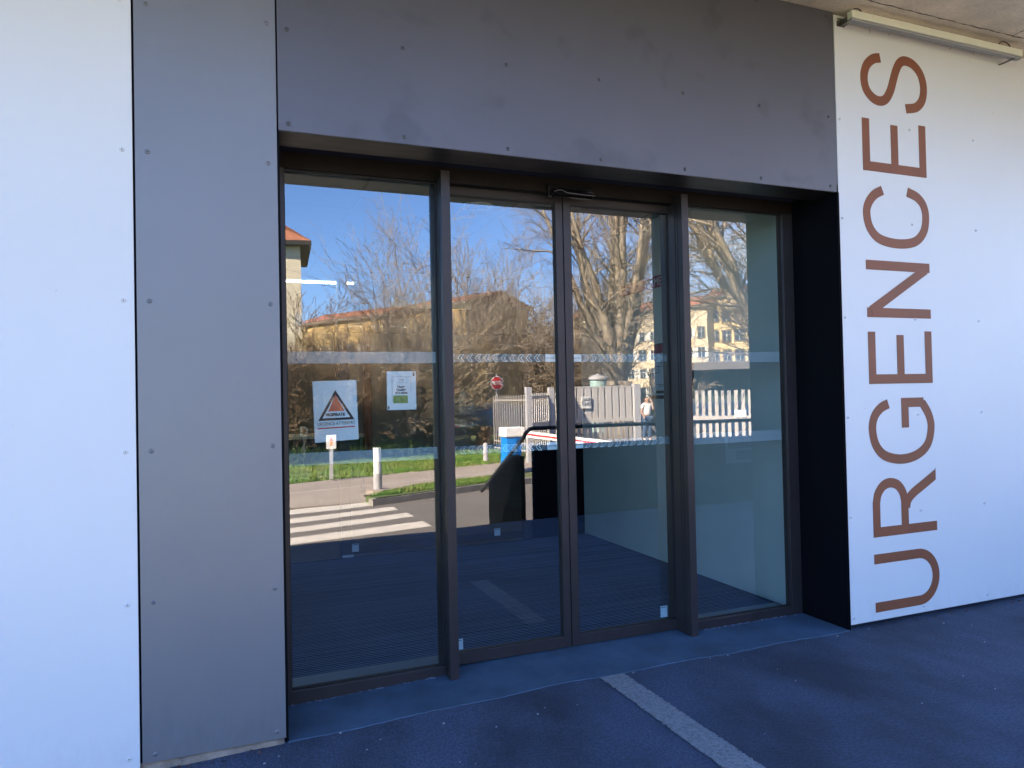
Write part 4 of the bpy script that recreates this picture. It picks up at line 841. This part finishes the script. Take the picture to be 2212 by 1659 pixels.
# ------------------------------------------------------------------ far buildings
def block(A, B_, depth, hgt, wallm, label, rows=3, cols=6, z0w=1.2, dz=3.0, ww=.55, wh=1.5, roof=2.0, name='apartment_building', over=.5, win='shut', chim=1, hip=False):
    t = thing(name, label, 'building', (A+B_)/2, None); d_ = B_-A; Lw = d_.length; u_ = d_.normalized(); q = Vector((-u_.y, u_.x, 0)); q = q if q.y > 0 else -q   # q faces the camera side
    def P(a, o_, z): v_ = A+u_*a+q*o_; return Vector((v_.x, v_.y, ZR+z))
    MB().ext([P(0, 0, 0), P(Lw, 0, 0), P(Lw, -depth, 0), P(0, -depth, 0)], (0, 0, hgt)).build('wall', M[wallm], t)
    e = over
    if hip: V = [P(-e, e, hgt), P(Lw+e, e, hgt), P(Lw+e, -depth-e, hgt), P(-e, -depth-e, hgt), P(depth*.45, -depth/2, hgt+roof), P(Lw-depth*.45, -depth/2, hgt+roof)]; Fs = [(0, 1, 5, 4), (1, 2, 5), (2, 3, 4, 5), (3, 0, 4), (0, 3, 2, 1)]
    else: V = [P(-e, e, hgt), P(Lw+e, e, hgt), P(Lw+e, -depth-e, hgt), P(-e, -depth-e, hgt), P(-e, -depth/2, hgt+roof), P(Lw+e, -depth/2, hgt+roof)]; Fs = [(0, 1, 5, 4), (1, 2, 5), (2, 3, 4, 5), (3, 0, 4), (0, 3, 2, 1)]
    rf = MB().add(V, Fs).build('roof', M['tile'], t)
    MB().ext([P(-e-.02, e+.02, hgt-.35), P(Lw+e+.02, e+.02, hgt-.35), P(Lw+e+.02, -depth-e, hgt-.35), P(-e-.02, -depth-e, hgt-.35)], (0, 0, .34)).build('eave', M['dfascia'] if win == 'none' else M['surround'], t)
    for k in range(chim):
        a = Lw*(k+.6)/(chim+.4); c = P(a, -depth*.35, hgt+roof*.5); MB().obox(c+Vector((0, 0, .8)), u_*.5, q*.35, (0, 0, 1.3)).build('chimney', M[wallm], rf)
    for i in range(rows):
        for j in range(cols):
            a = Lw*(j+.5)/cols; zc0 = z0w+i*dz; s_ = ww
            o = MB(); o.obox(P(a, .02, zc0+wh/2), u_*s_, q*.04, (0, 0, wh/2)); w1 = o.build('window', M['pane'], t)
            g = MB()
            if win == 'shut' and (i+j) % 3: 
                for sg_ in (-1, 1): g.obox(P(a+sg_*s_*1.5, .05, zc0+wh/2), u_*s_*.5, q*.03, (0, 0, wh/2))
                g.build('shutter', M['shut'], w1)
            else:
                for sg_ in (-1, 1): g.obox(P(a+sg_*(s_+.09), .04, zc0+wh/2), u_*.09, q*.06, (0, 0, wh/2+.15))
                g.obox(P(a, .04, zc0+wh+.09), u_*s_, q*.06, (0, 0, .09)); g.obox(P(a, .05, zc0-.08), u_*s_, q*.09, (0, 0, .08)); g.build('surround', M['surround'], w1)
            h_ = MB(); h_.obox(P(a, .065, zc0+wh/2), u_*.03, q*.01, (0, 0, wh/2)); h_.obox(P(a, .065, zc0+wh*.6), u_*s_, q*.008, (0, 0, .03)); h_.build('sash', M['shut'], w1)
    return t
A = far(470, 58); B_ = far(655, 60); block(A, B_, 9, 15.0, 'cream', 'cream tower block with an orange hipped roof, far left', rows=0, cols=0, roof=3.2, name='tower_house', over=.8, win='none', chim=0, hip=True)
A = far(640, 94); B_ = far(832, 84); block(A, B_, 10, 11.7, 'ochre', 'long ochre house with a low tiled roof behind the shrubs', rows=3, cols=7, z0w=1, roof=1.6, name='long_house', chim=0)
A = far(832, 88); B_ = far(1010, 78); block(A, B_, 10, 12.2, 'ochre', 'taller ochre house right of the long one', rows=3, cols=7, z0w=1, roof=1.6, name='ochre_house', chim=1)
A = far(1225, 128, yg=YL); B_ = far(1532, 110, yg=YG); block(A, B_, 12, 15.2, 'beige', 'beige apartment block with pale shutters and tiled roof', rows=4, cols=13, z0w=1.2, ww=.5, roof=2.2, chim=3)
A = far(1534, 112); B_ = far(1700, 106); block(A, B_, 12, 16.6, 'yellow', 'pale yellow apartment block with dark stone window surrounds, far right', rows=5, cols=6, z0w=.6, ww=.55, roof=2.0, win='stone', chim=2)
# low pavilion with a projecting flat roof
A, B_ = far(1470, 46), far(1720, 44); d_ = (B_-A).normalized(); q = Vector((-d_.y, d_.x, 0)); q = q if q.y > 0 else -q
t = thing('flat_roofed_pavilion', 'low glazed pavilion with a projecting grey flat roof behind the slat fence', 'building', (A+B_)/2)
LL = (B_-A).length
MB().ext([A+Vector((0, 0, 3.25)), B_+Vector((0, 0, 3.25)), B_-q*9+Vector((0, 0, 3.25)), A-q*9+Vector((0, 0, 3.25))], (0, 0, .5)).build('roof', M['flat'], t)
MB().ext([A-q*2.2, B_-q*2.2, B_-q*8, A-q*8], (0, 0, 3.24)).build('wall', M['fglass'], t)
b = MB()
for k in range(9): c = A+d_*(LL*k/8)-q*2.1; b.obox((c.x, c.y, ZR+1.8), d_*.06, q*.06, (0, 0, 1.8))
b.build('column', M['flat'], t)
p = far(1293, 36, ZR, YL); t = thing('advertising_column', 'round pale teal column with a cap, behind the gate', 'street column', p)
cyl((p.x, p.y, ZR), .42, 2.6, M['teal'], 'drum', t); MB().lathe((p.x, p.y, ZR+2.6), [(.50, 0), (.50, .08), (.3, .2), (.05, .3)], 20).build('cap', M['galvd'], t)
